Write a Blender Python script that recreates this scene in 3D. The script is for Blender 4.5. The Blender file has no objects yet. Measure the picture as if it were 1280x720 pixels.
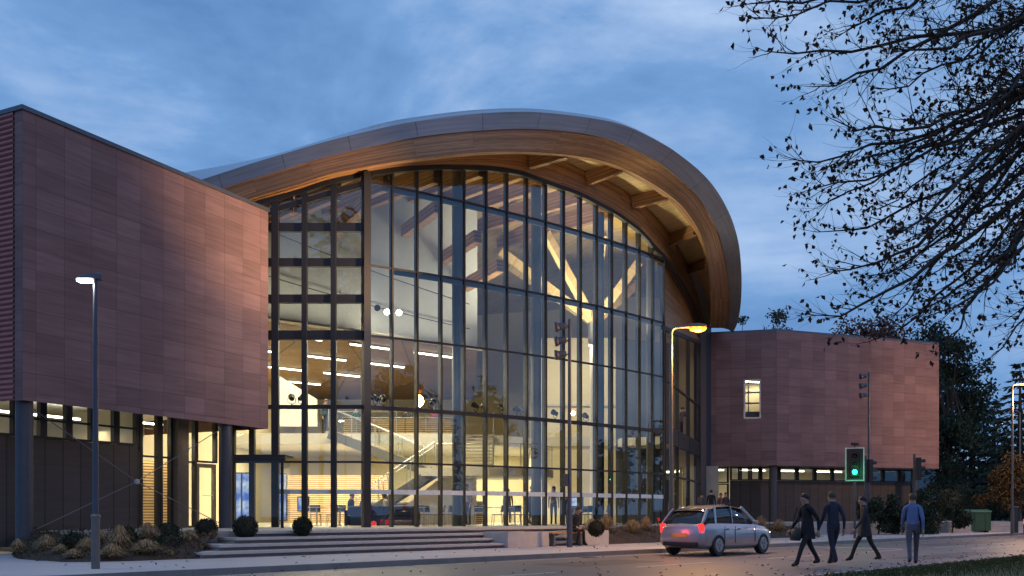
import bpy, bmesh, math, random
from mathutils import Vector, Matrix
R = math.radians
random.seed(7)
S = bpy.context.scene
COL = S.collection
V = Vector
EYE = 1.25
F = 1200.0
def P(px, py, Z):
    """point that a survey pixel of the photograph reaches at the distance Z"""
    return V(((px - 640.0) / F * Z, Z, EYE + (642.0 - py) / F * Z))
def G(px, Z, z):
    return V(((px - 640.0) / F * Z, Z, z))
# ------------------------------------------------------------------ helpers
class MB:
    def __init__(s):
        s.v = []; s.f = []; s.uv = []; s.mi = []; s.cur = 0
    def face(s, pts, uv=None):
        b = len(s.v)
        pts = [V(p) for p in pts]
        s.v += pts
        s.f.append(tuple(range(b, b + len(pts))))
        if uv is None:
            o = pts[0]; ax = (pts[1] - o)
            n = V((0, 0, 0))
            for i in range(1, len(pts) - 1):
                n += (pts[i] - o).cross(pts[i + 1] - o)
            if n.length < 1e-12: n = V((0, 0, 1))
            n.normalize()
            if abs(n.z) > 0.9: ux, uy = V((1, 0, 0)), V((0, 1, 0))
            else:
                uy = V((0, 0, 1)); ux = uy.cross(n).normalized()
            uv = [(p.dot(ux), p.dot(uy)) for p in pts]
        s.uv.append(uv); s.mi.append(s.cur)
    def box(s, c, size, rz=0.0, M=None):
        hx, hy, hz = size[0] / 2, size[1] / 2, size[2] / 2
        if M is None: M = Matrix.Rotation(rz, 3, 'Z')
        c = V(c)
        def q(x, y, z): return c + M @ V((x * hx, y * hy, z * hz))
        for a in [((-1,-1,-1),(-1,1,-1),(1,1,-1),(1,-1,-1)), ((-1,-1,1),(1,-1,1),(1,1,1),(-1,1,1)),
                  ((-1,-1,-1),(1,-1,-1),(1,-1,1),(-1,-1,1)), ((1,1,-1),(-1,1,-1),(-1,1,1),(1,1,1)),
                  ((-1,1,-1),(-1,-1,-1),(-1,-1,1),(-1,1,1)), ((1,-1,-1),(1,1,-1),(1,1,1),(1,-1,1))]:
            pts = [q(*k) for k in a]
            e1 = (pts[1] - pts[0]).length; e2 = (pts[3] - pts[0]).length
            s.face(pts, [(0, 0), (e1, 0), (e1, e2), (0, e2)])
    def beam(s, p, q, w, h, up=(0, 0, 1)):
        p, q = V(p), V(q); d = q - p; L = d.length
        if L < 1e-6: return
        d.normalize(); up = V(up)
        x = d.cross(up)
        if x.length < 1e-4: x = d.cross(V((0, 1, 0)))
        x.normalize(); y = x.cross(d).normalized()
        M = Matrix((d, x, y)).transposed()
        s.box((p + q) / 2, (L, w, h), M=M)
    def prism(s, poly, z0, z1):
        """poly CCW in plan"""
        n = len(poly)
        f0 = z0 if callable(z0) else (lambda x, y: z0)
        f1 = z1 if callable(z1) else (lambda x, y: z1)
        lo = [V((p[0], p[1], f0(p[0], p[1]))) for p in poly]; hi = [V((p[0], p[1], f1(p[0], p[1]))) for p in poly]
        s.face(hi); s.face(lo[::-1])
        u = 0
        for i in range(n):
            j = (i + 1) % n; L = (lo[j] - lo[i]).length
            s.face([lo[i], lo[j], hi[j], hi[i]], [(u, lo[i].z), (u + L, lo[j].z), (u + L, hi[j].z), (u, hi[i].z)])
            u += L
    def tube(s, pts, rad, n=8, cap=True):
        pts = [V(p) for p in pts]
        if not hasattr(rad, '__len__'): rad = [rad] * len(pts)
        rings = []; prev = None
        base = len(s.v); u = 0
        for i, p in enumerate(pts):
            t = (pts[min(i + 1, len(pts) - 1)] - pts[max(i - 1, 0)])
            if t.length < 1e-9: t = V((0, 0, 1))
            t.normalize()
            if prev is None:
                a = V((0, 0, 1)) if abs(t.z) < 0.9 else V((1, 0, 0))
                x = t.cross(a).normalized()
            else:
                x = prev - t * prev.dot(t)
                x = x.normalized() if x.length > 1e-6 else t.cross(V((1, 0, 0))).normalized()
            prev = x; y = t.cross(x)
            for k in range(n):
                a = 2 * math.pi * k / n
                s.v.append(p + (x * math.cos(a) + y * math.sin(a)) * rad[i])
        for i in range(len(pts) - 1):
            L = (pts[i + 1] - pts[i]).length
            for k in range(n):
                k2 = (k + 1) % n
                s.f.append((base + i * n + k, base + i * n + k2, base + (i + 1) * n + k2, base + (i + 1) * n + k))
                s.uv.append([(k / n, u), ((k + 1) / n, u), ((k + 1) / n, u + L), (k / n, u + L)]); s.mi.append(s.cur)
            u += L
        if cap and n > 2:
            s.f.append(tuple(base + k for k in range(n))[::-1]); s.uv.append([(0, 0)] * n); s.mi.append(s.cur)
            e = base + (len(pts) - 1) * n
            s.f.append(tuple(e + k for k in range(n))); s.uv.append([(0, 0)] * n); s.mi.append(s.cur)
    def loft(s, rows, closed=False, uscale=1.0):
        """rows: list of equal-length point lists; u runs along a row, v across rows"""
        b = len(s.v); n = len(rows[0])
        for r in rows: s.v += [V(p) for p in r]
        us = []
        for r in rows:
            a = [0]
            for i in range(1, n): a.append(a[-1] + (V(r[i]) - V(r[i - 1])).length)
            us.append(a)
        vv = [0]
        m = n // 2
        for j in range(1, len(rows)): vv.append(vv[-1] + (V(rows[j][m]) - V(rows[j - 1][m])).length)
        N = n if closed else n - 1
        for j in range(len(rows) - 1):
            for i in range(N):
                i2 = (i + 1) % n
                s.f.append((b + j * n + i, b + j * n + i2, b + (j + 1) * n + i2, b + (j + 1) * n + i))
                ua = us[0]
                u0, u1 = ua[i], (ua[i2] if i2 else ua[i] + 1)
                s.uv.append([(u0, vv[j]), (u1, vv[j]), (u1, vv[j + 1]), (u0, vv[j + 1])]); s.mi.append(s.cur)
    def lathe(s, prof, c=(0, 0, 0), n=16):
        c = V(c)
        rows = [[c + V((r * math.cos(2 * math.pi * k / n), r * math.sin(2 * math.pi * k / n), z)) for k in range(n)] for r, z in prof]
        s.loft(rows, closed=True)
        b = len(s.v); s.v += rows[-1]; s.f.append(tuple(range(b, b + n))); s.uv.append([(0, 0)] * n); s.mi.append(s.cur)
        b = len(s.v); s.v += rows[0]; s.f.append(tuple(range(b, b + n))[::-1]); s.uv.append([(0, 0)] * n); s.mi.append(s.cur)
    def build(s, name, mat, parent=None, world=True, smooth=False, bevel=0, weld=False):
        me = bpy.data.meshes.new(name)
        off = V((0, 0, 0))
        if parent is not None and world:
            p = parent
            while p is not None: off += p.location; p = p.parent
        me.from_pydata([tuple(p - off) for p in s.v], [], s.f)
        ul = me.uv_layers.new(name='UVMap')
        k = 0; data = []
        for uv in s.uv:
            for a in uv: data += [a[0], a[1]]
        ul.data.foreach_set('uv', data)
        mats = mat if isinstance(mat, (list, tuple)) else [mat]
        for m in mats: me.materials.append(m)
        me.polygons.foreach_set('material_index', s.mi)
        if weld or bevel:
            bm = bmesh.new(); bm.from_mesh(me)
            bmesh.ops.remove_doubles(bm, verts=bm.verts, dist=0.0005)
            bmesh.ops.recalc_face_normals(bm, faces=bm.faces)
            bm.to_mesh(me); bm.free()
        if smooth:
            me.polygons.foreach_set('use_smooth', [True] * len(me.polygons))
        me.update()
        o = bpy.data.objects.new(name, me); COL.objects.link(o)
        if parent is not None: o.parent = parent
        if bevel:
            md = o.modifiers.new('bevel', 'BEVEL'); md.width = bevel; md.segments = 2; md.limit_method = 'ANGLE'
        return o
def tag(o, label=None, cat=None, group=None, kind=None):
    if label: o['label'] = label
    if cat: o['category'] = cat
    if group: o['group'] = group
    if kind: o['kind'] = kind
    return o
def thing(name, label, cat, loc=(0, 0, 0), rz=0.0, group=None):
    o = bpy.data.objects.new(name, None); COL.objects.link(o)
    o.location = loc; o.rotation_euler = (0, 0, rz); o.empty_display_size = 0.2
    return tag(o, label, cat, group)
KIDS = {}
def copy_tree(o, parent=None):
    c = o.copy(); COL.objects.link(c)
    if parent is not None: c.parent = parent
    for ch in list(o.children): copy_tree(ch, c)
    return c
# ------------------------------------------------------------------ materials
def nmat(name):
    m = bpy.data.materials.new(name); m.use_nodes = True
    nt = m.node_tree; b = nt.nodes['Principled BSDF']
    return m, nt, b, nt.nodes, nt.links
def rgb(c): return (c[0], c[1], c[2], 1)
def mat(name, col, rough=0.6, metal=0.0, var=0.15, scale=6.0, bump=0.0, bscale=40.0, coat=0.0, spec=0.5, stretch=(1, 1, 1)):
    m, nt, b, N, L = nmat(name)
    b.inputs['Roughness'].default_value = rough; b.inputs['Metallic'].default_value = metal
    b.inputs['Coat Weight'].default_value = coat; b.inputs['Specular IOR Level'].default_value = spec
    tc = N.new('ShaderNodeTexCoord'); mp = N.new('ShaderNodeMapping'); mp.inputs['Scale'].default_value = stretch
    L.new(tc.outputs['Object'], mp.inputs['Vector'])
    nz = N.new('ShaderNodeTexNoise'); nz.inputs['Scale'].default_value = scale; nz.inputs['Detail'].default_value = 5
    L.new(mp.outputs['Vector'], nz.inputs['Vector'])
    mx = N.new('ShaderNodeMix'); mx.data_type = 'RGBA'
    mx.inputs['A'].default_value = rgb([max(0, k * (1 - var * 1.6)) for k in col]); mx.inputs['B'].default_value = rgb([min(1, k * (1 + var * 1.6)) for k in col])
    L.new(nz.outputs['Fac'], mx.inputs['Factor']); L.new(mx.outputs['Result'], b.inputs['Base Color'])
    if bump > 0:
        n2 = N.new('ShaderNodeTexNoise'); n2.inputs['Scale'].default_value = bscale; n2.inputs['Detail'].default_value = 4
        L.new(mp.outputs['Vector'], n2.inputs['Vector'])
        bp = N.new('ShaderNodeBump'); bp.inputs['Strength'].default_value = bump; bp.inputs['Distance'].default_value = 0.02
        L.new(n2.outputs['Fac'], bp.inputs['Height']); L.new(bp.outputs['Normal'], b.inputs['Normal'])
    return m
def emat(name, col, strength):
    m, nt, b, N, L = nmat(name)
    b.inputs['Base Color'].default_value = rgb([0.8 * c for c in col]); b.inputs['Emission Color'].default_value = rgb(col)
    b.inputs['Emission Strength'].default_value = strength
    return m
def panel_mat(name, c1, c2, w, h, joint=0.012, rough=0.75, streak=True, offset=0.0, jcol=0.35, coarse=1.0):
    """cladding panels laid out on the UV map in metres, each panel its own tone, with bedding streaks"""
    m, nt, b, N, L = nmat(name)
    tc = N.new('ShaderNodeTexCoord')
    br = N.new('ShaderNodeTexBrick'); br.offset = offset; br.squash = 1.0
    br.inputs['Scale'].default_value = 1.0; br.inputs['Brick Width'].default_value = w; br.inputs['Row Height'].default_value = h
    br.inputs['Mortar Size'].default_value = joint; br.inputs['Mortar Smooth'].default_value = 0.2
    br.inputs['Color1'].default_value = rgb(c1); br.inputs['Color2'].default_value = rgb(c2)
    br.inputs['Mortar'].default_value = rgb([k * jcol for k in c1])
    L.new(tc.outputs['UV'], br.inputs['Vector'])
    mp = N.new('ShaderNodeMapping'); mp.inputs['Scale'].default_value = (0.5, 7.0, 1.0)
    L.new(tc.outputs['UV'], mp.inputs['Vector'])
    nz = N.new('ShaderNodeTexNoise'); nz.inputs['Scale'].default_value = 1.3; nz.inputs['Detail'].default_value = 6; nz.inputs['Distortion'].default_value = 0.6
    L.new(mp.outputs['Vector'], nz.inputs['Vector'])
    n2 = N.new('ShaderNodeTexNoise'); n2.inputs['Scale'].default_value = 0.35; n2.inputs['Detail'].default_value = 3
    L.new(tc.outputs['UV'], n2.inputs['Vector'])
    ad = N.new('ShaderNodeMath'); ad.operation = 'MULTIPLY_ADD'; ad.inputs[1].default_value = 0.6; 
    L.new(nz.outputs['Fac'], ad.inputs[0]); 
    m2 = N.new('ShaderNodeMath'); m2.operation = 'MULTIPLY'; m2.inputs[1].default_value = 0.5
    L.new(n2.outputs['Fac'], m2.inputs[0]); L.new(m2.outputs[0], ad.inputs[2])
    mr = N.new('ShaderNodeMapRange'); mr.inputs['From Min'].default_value = 0.3; mr.inputs['From Max'].default_value = 0.8
    mr.inputs['To Min'].default_value = 0.68; mr.inputs['To Max'].default_value = 1.3
    L.new(ad.outputs[0], mr.inputs['Value'])
    mx = N.new('ShaderNodeMix'); mx.data_type = 'RGBA'; mx.blend_type = 'MULTIPLY'; mx.inputs['Factor'].default_value = 1.0
    L.new(br.outputs['Color'], mx.inputs['A']); L.new(mr.outputs['Result'], mx.inputs['B'])
    L.new(mx.outputs['Result'], b.inputs['Base Color'])
    b.inputs['Roughness'].default_value = rough
    bp = N.new('ShaderNodeBump'); bp.inputs['Strength'].default_value = 0.5; bp.inputs['Distance'].default_value = 0.012; bp.invert = True
    L.new(br.outputs['Fac'], bp.inputs['Height'])
    b2 = N.new('ShaderNodeBump'); b2.inputs['Strength'].default_value = 0.25; b2.inputs['Distance'].default_value = 0.01
    L.new(nz.outputs['Fac'], b2.inputs['Height']); L.new(bp.outputs['Normal'], b2.inputs['Normal'])
    L.new(b2.outputs['Normal'], b.inputs['Normal'])
    return m
def wood_mat(name, c1, c2, lam=0.045, rough=0.5, along='u'):
    """laminated timber: grain and glue lines run along u"""
    m, nt, b, N, L = nmat(name)
    tc = N.new('ShaderNodeTexCoord')
    sx = N.new('ShaderNodeMapping'); sx.inputs['Scale'].default_value = (0.45, 1 / lam, 1) if along == 'u' else (1 / lam, 0.45, 1)
    L.new(tc.outputs['UV'], sx.inputs['Vector'])
    wn = N.new('ShaderNodeTexBrick'); wn.offset = 0.37; wn.inputs['Scale'].default_value = 1
    wn.inputs['Brick Width'].default_value = 2.6; wn.inputs['Row Height'].default_value = 1.0; wn.inputs['Mortar Size'].default_value = 0.012; wn.inputs['Mortar Smooth'].default_value = 1.0
    wn.inputs['Color1'].default_value = rgb(c1); wn.inputs['Color2'].default_value = rgb(c2); wn.inputs['Mortar'].default_value = rgb([k * 0.8 for k in c1])
    if along == 'u': L.new(sx.outputs['Vector'], wn.inputs['Vector'])
    else:
        rt = N.new('ShaderNodeMapping'); rt.inputs['Rotation'].default_value = (0, 0, R(90)); L.new(sx.outputs['Vector'], rt.inputs['Vector']); L.new(rt.outputs['Vector'], wn.inputs['Vector'])
    g = N.new('ShaderNodeMapping'); g.inputs['Scale'].default_value = (0.8, 28, 1) if along == 'u' else (28, 0.8, 1)
    L.new(tc.outputs['UV'], g.inputs['Vector'])
    nz = N.new('ShaderNodeTexNoise'); nz.inputs['Scale'].default_value = 1.6; nz.inputs['Detail'].default_value = 6; nz.inputs['Distortion'].default_value = 0.8
    L.new(g.outputs['Vector'], nz.inputs['Vector'])
    mr = N.new('ShaderNodeMapRange'); mr.inputs['From Min'].default_value = 0.25; mr.inputs['From Max'].default_value = 0.75
    mr.inputs['To Min'].default_value = 0.5; mr.inputs['To Max'].default_value = 1.4
    L.new(nz.outputs['Fac'], mr.inputs['Value'])
    mx = N.new('ShaderNodeMix'); mx.data_type = 'RGBA'; mx.blend_type = 'MULTIPLY'; mx.inputs['Factor'].default_value = 1.0
    L.new(wn.outputs['Color'], mx.inputs['A']); L.new(mr.outputs['Result'], mx.inputs['B']); L.new(mx.outputs['Result'], b.inputs['Base Color'])
    b.inputs['Roughness'].default_value = rough
    return m
def glass_mat(name, tint=(0.82, 0.88, 0.88), ior=1.6, rough=0.0, wav=0.0):
    m, nt, b, N, L = nmat(name)
    N.remove(b); out = N['Material Output']
    tr = N.new('ShaderNodeBsdfTransparent'); tr.inputs['Color'].default_value = rgb(tint)
    gl = N.new('ShaderNodeBsdfGlossy'); gl.inputs['Roughness'].default_value = rough; gl.inputs['Color'].default_value = (0.95, 0.97, 1, 1)
    fr = N.new('ShaderNodeFresnel'); fr.inputs['IOR'].default_value = ior
    if wav:
        tc = N.new('ShaderNodeTexCoord'); nz = N.new('ShaderNodeTexNoise'); nz.inputs['Scale'].default_value = 0.9
        L.new(tc.outputs['Object'], nz.inputs['Vector'])
        bp = N.new('ShaderNodeBump'); bp.inputs['Strength'].default_value = wav; bp.inputs['Distance'].default_value = 0.02
        L.new(nz.outputs['Fac'], bp.inputs['Height']); L.new(bp.outputs['Normal'], gl.inputs['Normal'])
    mx = N.new('ShaderNodeMixShader')
    L.new(fr.outputs['Fac'], mx.inputs['Fac']); L.new(tr.outputs['BSDF'], mx.inputs[1]); L.new(gl.outputs['BSDF'], mx.inputs[2])
    L.new(mx.outputs['Shader'], out.inputs['Surface'])
    return m
def asphalt_mat(name, col, spk=0.35, patches=0.25, rough=0.7):
    m, nt, b, N, L = nmat(name)
    tc = N.new('ShaderNodeTexCoord')
    n1 = N.new('ShaderNodeTexNoise'); n1.inputs['Scale'].default_value = 0.25; n1.inputs['Detail'].default_value = 6
    mp = N.new('ShaderNodeMapping'); mp.inputs['Rotation'].default_value = (0, 0, R(-45.6)); mp.inputs['Scale'].default_value = (0.25, 1.6, 1)
    L.new(tc.outputs['Object'], mp.inputs['Vector']); L.new(mp.outputs['Vector'], n1.inputs['Vector'])
    n2 = N.new('ShaderNodeTexNoise'); n2.inputs['Scale'].default_value = 90; n2.inputs['Detail'].default_value = 3
    L.new(tc.outputs['Object'], n2.inputs['Vector'])
    a = N.new('ShaderNodeMath'); a.operation = 'MULTIPLY_ADD'; a.inputs[1].default_value = patches * 2.5
    L.new(n1.outputs['Fac'], a.inputs[0]); 
    c = N.new('ShaderNodeMath'); c.operation = 'MULTIPLY'; c.inputs[1].default_value = spk * 2; L.new(n2.outputs['Fac'], c.inputs[0]); L.new(c.outputs[0], a.inputs[2])
    mr = N.new('ShaderNodeMapRange'); mr.inputs['From Max'].default_value = patches * 2.5 + spk * 2; mr.inputs['To Min'].default_value = 0.45; mr.inputs['To Max'].default_value = 1.6
    L.new(a.outputs[0], mr.inputs['Value'])
    mx = N.new('ShaderNodeMix'); mx.data_type = 'RGBA'; mx.blend_type = 'MULTIPLY'; mx.inputs['Factor'].default_value = 1
    mx.inputs['A'].default_value = rgb(col); L.new(mr.outputs['Result'], mx.inputs['B']); L.new(mx.outputs['Result'], b.inputs['Base Color'])
    b.inputs['Roughness'].default_value = rough
    bp = N.new('ShaderNodeBump'); bp.inputs['Strength'].default_value = 0.3; bp.inputs['Distance'].default_value = 0.006
    L.new(n2.outputs['Fac'], bp.inputs['Height']); L.new(bp.outputs['Normal'], b.inputs['Normal'])
    return m
def leaf_mat(name, cols, rough=0.6):
    m, nt, b, N, L = nmat(name)
    g = N.new('ShaderNodeNewGeometry')
    cr = N.new('ShaderNodeValToRGB'); cr.color_ramp.interpolation = 'LINEAR'
    el = cr.color_ramp.elements
    for i, c in enumerate(cols):
        p = i / max(1, len(cols) - 1)
        e = el[i] if i < 2 else el.new(p)
        e.position = p; e.color = rgb(c)
    L.new(g.outputs['Random Per Island'], cr.inputs['Fac']); L.new(cr.outputs['Color'], b.inputs['Base Color'])
    b.inputs['Roughness'].default_value = rough
    b.inputs['Specular IOR Level'].default_value = 0.25
    return m
M = {}
M['stone'] = panel_mat('red_sandstone', (0.168, 0.100, 0.100), (0.230, 0.139, 0.138), 0.88, 0.553, 0.007, 0.8, jcol=0.6)
M['stone_dark'] = mat('sandstone_return', (0.27, 0.15, 0.14), 0.8, var=0.2, scale=4)
M['rib_clad'] = mat('ribbed_terracotta', (0.36, 0.14, 0.13), 0.6, var=0.12)
M['coping'] = mat('coping_metal', (0.10, 0.115, 0.14), 0.45, 0.6)
M['silver'] = panel_mat('fascia_metal', (0.22, 0.23, 0.255), (0.24, 0.25, 0.275), 2.4, 50.0, 0.012, 0.42)
M['roof'] = mat('roof_metal', (0.46, 0.48, 0.52), 0.3, 0.5, var=0.06)
M['glulam'] = wood_mat('glulam', (0.21, 0.108, 0.048), (0.39, 0.225, 0.105), 0.075)
M['board'] = wood_mat('soffit_boards', (0.50, 0.37, 0.18), (0.60, 0.46, 0.24), 0.12, along='v')
M['frame'] = mat('dark_bronze_frame', (0.017, 0.018, 0.022), 0.6, 0.0, var=0.1)
M['column'] = mat('painted_steel_column', (0.055, 0.06, 0.075), 0.5, 0.2)
M['glass'] = glass_mat('facade_glass', (0.88, 0.93, 0.92), 2.1, 0.0, 0.02)
M['glass_clear'] = glass_mat('clear_glass', (0.92, 0.95, 0.95), 1.45)
M['frost'] = mat('frosted_band', (0.75, 0.78, 0.76), 0.5)
M['panelling'] = panel_mat('dark_timber_panelling', (0.050, 0.043, 0.042), (0.066, 0.056, 0.054), 0.62, 30, 0.025, 0.6)
M['conc'] = mat('concrete', (0.30, 0.29, 0.28), 0.8, var=0.15, scale=3, bump=0.2)
M['paleconc'] = mat('pale_cast_stone', (0.48, 0.45, 0.43), 0.75, var=0.12, scale=5, bump=0.15)
M['paving'] = panel_mat('paving_slabs', (0.36, 0.35, 0.35), (0.42, 0.41, 0.40), 0.6, 0.45, 0.008, 0.75, offset=0.5, jcol=0.6)
M['footpath'] = asphalt_mat('footpath_surface', (0.46, 0.43, 0.44), 0.2, 0.2, 0.7)
M['asphalt'] = asphalt_mat('asphalt', (0.16, 0.138, 0.135), 0.35, 0.3, 0.5)
M['kerb'] = mat('kerb_stone', (0.24, 0.23, 0.22), 0.8, var=0.2, scale=2)
M['linepaint'] = mat('road_paint', (0.62, 0.62, 0.58), 0.7, var=0.25, scale=12)
M['cream'] = mat('cream_plaster', (0.76, 0.69, 0.50), 0.8, var=0.03)
M['white'] = mat('white_plaster', (0.74, 0.73, 0.70), 0.8, var=0.03)
M['coolwall'] = mat('cool_grey_wall', (0.50, 0.55, 0.62), 0.8, var=0.04)
M['offwhite'] = mat('grey_white_wall', (0.62, 0.61, 0.56), 0.8, var=0.04)
M['intfloor'] = mat('pale_floor', (0.42, 0.39, 0.35), 0.35, var=0.06)
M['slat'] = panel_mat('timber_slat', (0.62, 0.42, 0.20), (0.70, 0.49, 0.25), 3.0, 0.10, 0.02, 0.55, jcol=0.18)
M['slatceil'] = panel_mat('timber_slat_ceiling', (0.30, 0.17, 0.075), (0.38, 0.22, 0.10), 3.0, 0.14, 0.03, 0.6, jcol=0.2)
M['steel'] = mat('brushed_steel', (0.45, 0.46, 0.48), 0.35, 0.8, var=0.05)
M['grey'] = mat('grey_paint', (0.13, 0.137, 0.15), 0.55, var=0.06)
M['black'] = mat('matt_black', (0.018, 0.018, 0.02), 0.5, var=0.1)
M['navy'] = mat('navy_upholstery', (0.03, 0.045, 0.12), 0.85, var=0.15, scale=14)
M['polegrey'] = mat('pole_paint', (0.075, 0.085, 0.115), 0.45, 0.3, var=0.08)
M['polebrown'] = mat('galvanised_pole', (0.16, 0.145, 0.14), 0.5, 0.4, var=0.15)
M['led'] = emat('led_strip', (1.0, 0.93, 0.72), 9.0)
M['spotlamp'] = emat('lit_spot', (1.0, 0.96, 0.85), 14.0)
M['led_cool'] = emat('led_lantern', (1.0, 0.97, 0.86), 9.0)
M['sodium'] = emat('sodium_lamp', (1.0, 0.235, 0.02), 2.6)
M['green'] = emat('green_signal', (0.02, 1.0, 0.42), 6.0)
M['darklens'] = mat('dark_lens', (0.02, 0.012, 0.01), 0.2)
M['bark'] = mat('bark', (0.05, 0.04, 0.034), 0.9, var=0.3, scale=10, bump=0.3)
M['soil'] = mat('bed_soil', (0.055, 0.038, 0.028), 0.95, var=0.4, scale=10, bump=0.6, bscale=18)
M['turf'] = mat('turf', (0.05, 0.065, 0.02), 0.95, var=0.4, scale=1.5, bump=0.6, bscale=30)
# ------------------------------------------------------------------ ground
KD = V((0.7002, 0.7140, 0)); QN = V((-0.7140, 0.7002, 0))
def RS(s, q, z=0.0): return V((KD.x * s + QN.x * q, KD.y * s + QN.y * q, z))
def RSp(s, q): p = RS(s, q); return (p.x, p.y)
KERBQ = 18.1; VERGEQ = 8.7; ZP = 0.12; ZPL = 0.76
def struct(name, mb, m, **k): return tag(mb.build(name, m, **k), kind='structure')
m = MB(); m.face([(-900, -300, -0.08), (900, -300, -0.08), (900, 1500, -0.08), (-900, 1500, -0.08)]); struct('ground', m, M['turf'])
m = MB(); m.prism([RSp(-90, VERGEQ - 0.3), RSp(420, VERGEQ - 0.3), RSp(420, KERBQ + 0.05), RSp(-90, KERBQ + 0.05)], -0.2, 0.0); struct('road', m, M['asphalt'])
m = MB(); m.prism([RSp(-90, KERBQ + 0.15), RSp(420, KERBQ + 0.15), RSp(420, 75), RSp(-90, 75)], -0.2, ZP); struct('footpath', m, M['footpath'])
m = MB()
s = -60.0
while s < 260:
    L = 0.9 if s < 80 else 4
    a, b = s, s + L - 0.008
    m.prism([RSp(a, KERBQ), RSp(b, KERBQ), RSp(b, KERBQ + 0.147), RSp(a, KERBQ + 0.147)], -0.15, ZP + 0.004); s += L
struct('kerb', m, M['kerb'])
def vz(x, y):
    q = -0.714 * x + 0.7 * y
    return 0.03 + min(0.5, 0.05 * max(0, VERGEQ - q))
m = MB()
rows = []
for j in range(14):
    q = VERGEQ - 0.02 - (j / 13.0) ** 1.5 * 60
    row = []
    for i in range(60):
        sx = -70 + i * 5; p = RS(sx, q + 0.12 * math.sin(i * 2.1)); row.append((p.x, p.y, vz(p.x, p.y) + (0.02 * math.sin(i * 3.3 + j * 2) if j else -0.06)))
    rows.append(row)
m.loft(rows[::-1]); struct('grass_verge', m, M['turf'], smooth=True)
# painted markings
def mark(s0, s1, q, w, z=0.004):
    m = MB(); m.face([RS(s0, q - w / 2, z), RS(s1, q - w / 2, z), RS(s1, q + w / 2, z), RS(s0, q + w / 2, z)])
    o = struct('road_marking', m, M['linepaint'])
for k in range(14): mark(6 + k * 6.0, 9.2 + k * 6.0, 13.6, 0.11)
mark(-40, 34.0, 17.6, 0.09); mark(40, 60, 17.6, 0.09); mark(33.4, 33.75, 15.6, 3.6); mark(-40, 200, 9.3, 0.09)
for k in range(5): mark(36 + k * 1.0, 36.4 + k * 1.0, 12.2, 0.4)
# ironwork and patches in the road
for s_, q_ in ((21.0, 17.55), (35.0, 17.5)):
    m = MB(); a_ = math.atan2(KD.y, KD.x); c = RS(s_, q_, 0.003); m.box(c, (0.46, 0.36, 0.012), a_)
    for k in range(5): m.box(RS(s_ - 0.16 + 0.08 * k, q_, 0.0105), (0.03, 0.28, 0.006), a_)
    tag(m.build('road_gully', M['grey']), 'cast iron gully grating at the kerb, ' + ('in front of the steps' if s_ < 30 else 'beyond the silver car'), 'drain')
m = MB(); m.lathe([(0.33, -0.01), (0.33, 0.008), (0.30, 0.008), (0.29, 0.005), (0.02, 0.007)], RS(23.5, 12.3, 0), 24); tag(m.build('manhole_cover', M['grey']), 'round iron manhole cover in the middle of the road', 'manhole')
PATCH = asphalt_mat('asphalt_patch', (0.095, 0.085, 0.085), 0.35, 0.2, 0.55)
for s0, s1, q0, q1 in ((17.2, 20.6, 14.6, 16.2), (26.5, 33.0, 10.2, 11.3), (38, 46, 13.9, 15.4)):
    m = MB(); m.face([RS(s0, q0, 0.004), RS(s1, q0, 0.004), RS(s1, q1, 0.004), RS(s0, q1, 0.004)]); struct('road_patch', m, PATCH)
# forecourt
pl = [(-16.5, 30), (-12.35, 26.3), (-9.35, 25.3)] + [RSp(12.6, 24.35), RSp(32, 24.35), RSp(44, 25.2), (21, 55.0), (34, 60), (34, 70), (-22, 70), (-22, 34)]
m = MB(); m.prism(pl, -0.1, ZPL); struct('forecourt', m, M['paving'])
m = MB()
for k in range(4):
    q0 = 22.3 + 0.5 * k; z = ZP + 0.16 * (k + 1) - (0.004 if k == 3 else 0)
    s0 = 11.7 + 0.75 * k
    m.prism([RSp(s0, q0), RSp(27.4, q0), RSp(27.4, 24.34), RSp(s0, 24.34)], z - 0.07, z)          # tread slab
    m.prism([RSp(s0 + 0.05, q0 + 0.22), RSp(27.3, q0 + 0.22), RSp(27.3, 24.3), RSp(s0 + 0.05, 24.3)], z - 0.16, z - 0.072)  # set-back riser
tag(m.build('steps', M['paleconc']), kind='structure')
def bed(name, pts, zfun, m_, n=10):
    m = MB(); m.prism(pts, -0.05, zfun); return struct(name, m, m_)
# planting beds are small banks between footpath and forecourt
def bank(name, front, back, mat_):
    m = MB(); rows = [[V(p) for p in front], None, [V(p) for p in back]]
    n = len(front); sub = []
    for j in range(7):
        f = j / 6.0; row = []
        for i in range(n):
            p = rows[0][i].lerp(rows[2][i], f); p.z += 0.10 * math.sin(f * math.pi) + 0.025 * math.sin(i * 2.7 + j * 1.9); row.append(p)
        sub.append(row)
    m.loft(sub); return struct(name, m, mat_, smooth=True)
fr = [(-12.95, 24.9), (-12.3, 23.9), (-11.3, 22.9), (-10.4, 22.3), (-9.7, 22.25), (-9.0, 22.85), (-8.4, 23.5), (-7.85, 24.0)]
bk = [(-13.2, 26.3), (-12.5, 26.6), (-11.8, 26.9), (-11.1, 27.0), (-10.4, 26.9), (-9.7, 26.4), (-9.1, 26.0), (-8.1, 26.2)]
BEDF, BEDB = fr, bk
bank('planting_bed', [(x, y, 0.10) for x, y in fr], [(x, y, 0.74) for x, y in bk], M['soil'])
bank('planting_bed', [RS(27.5 + i * 1.0, 22.2, 0.10) for i in range(18)], [RS(27.5 + i * 1.0, 24.7, 0.74) for i in range(18)], M['soil'])
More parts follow.
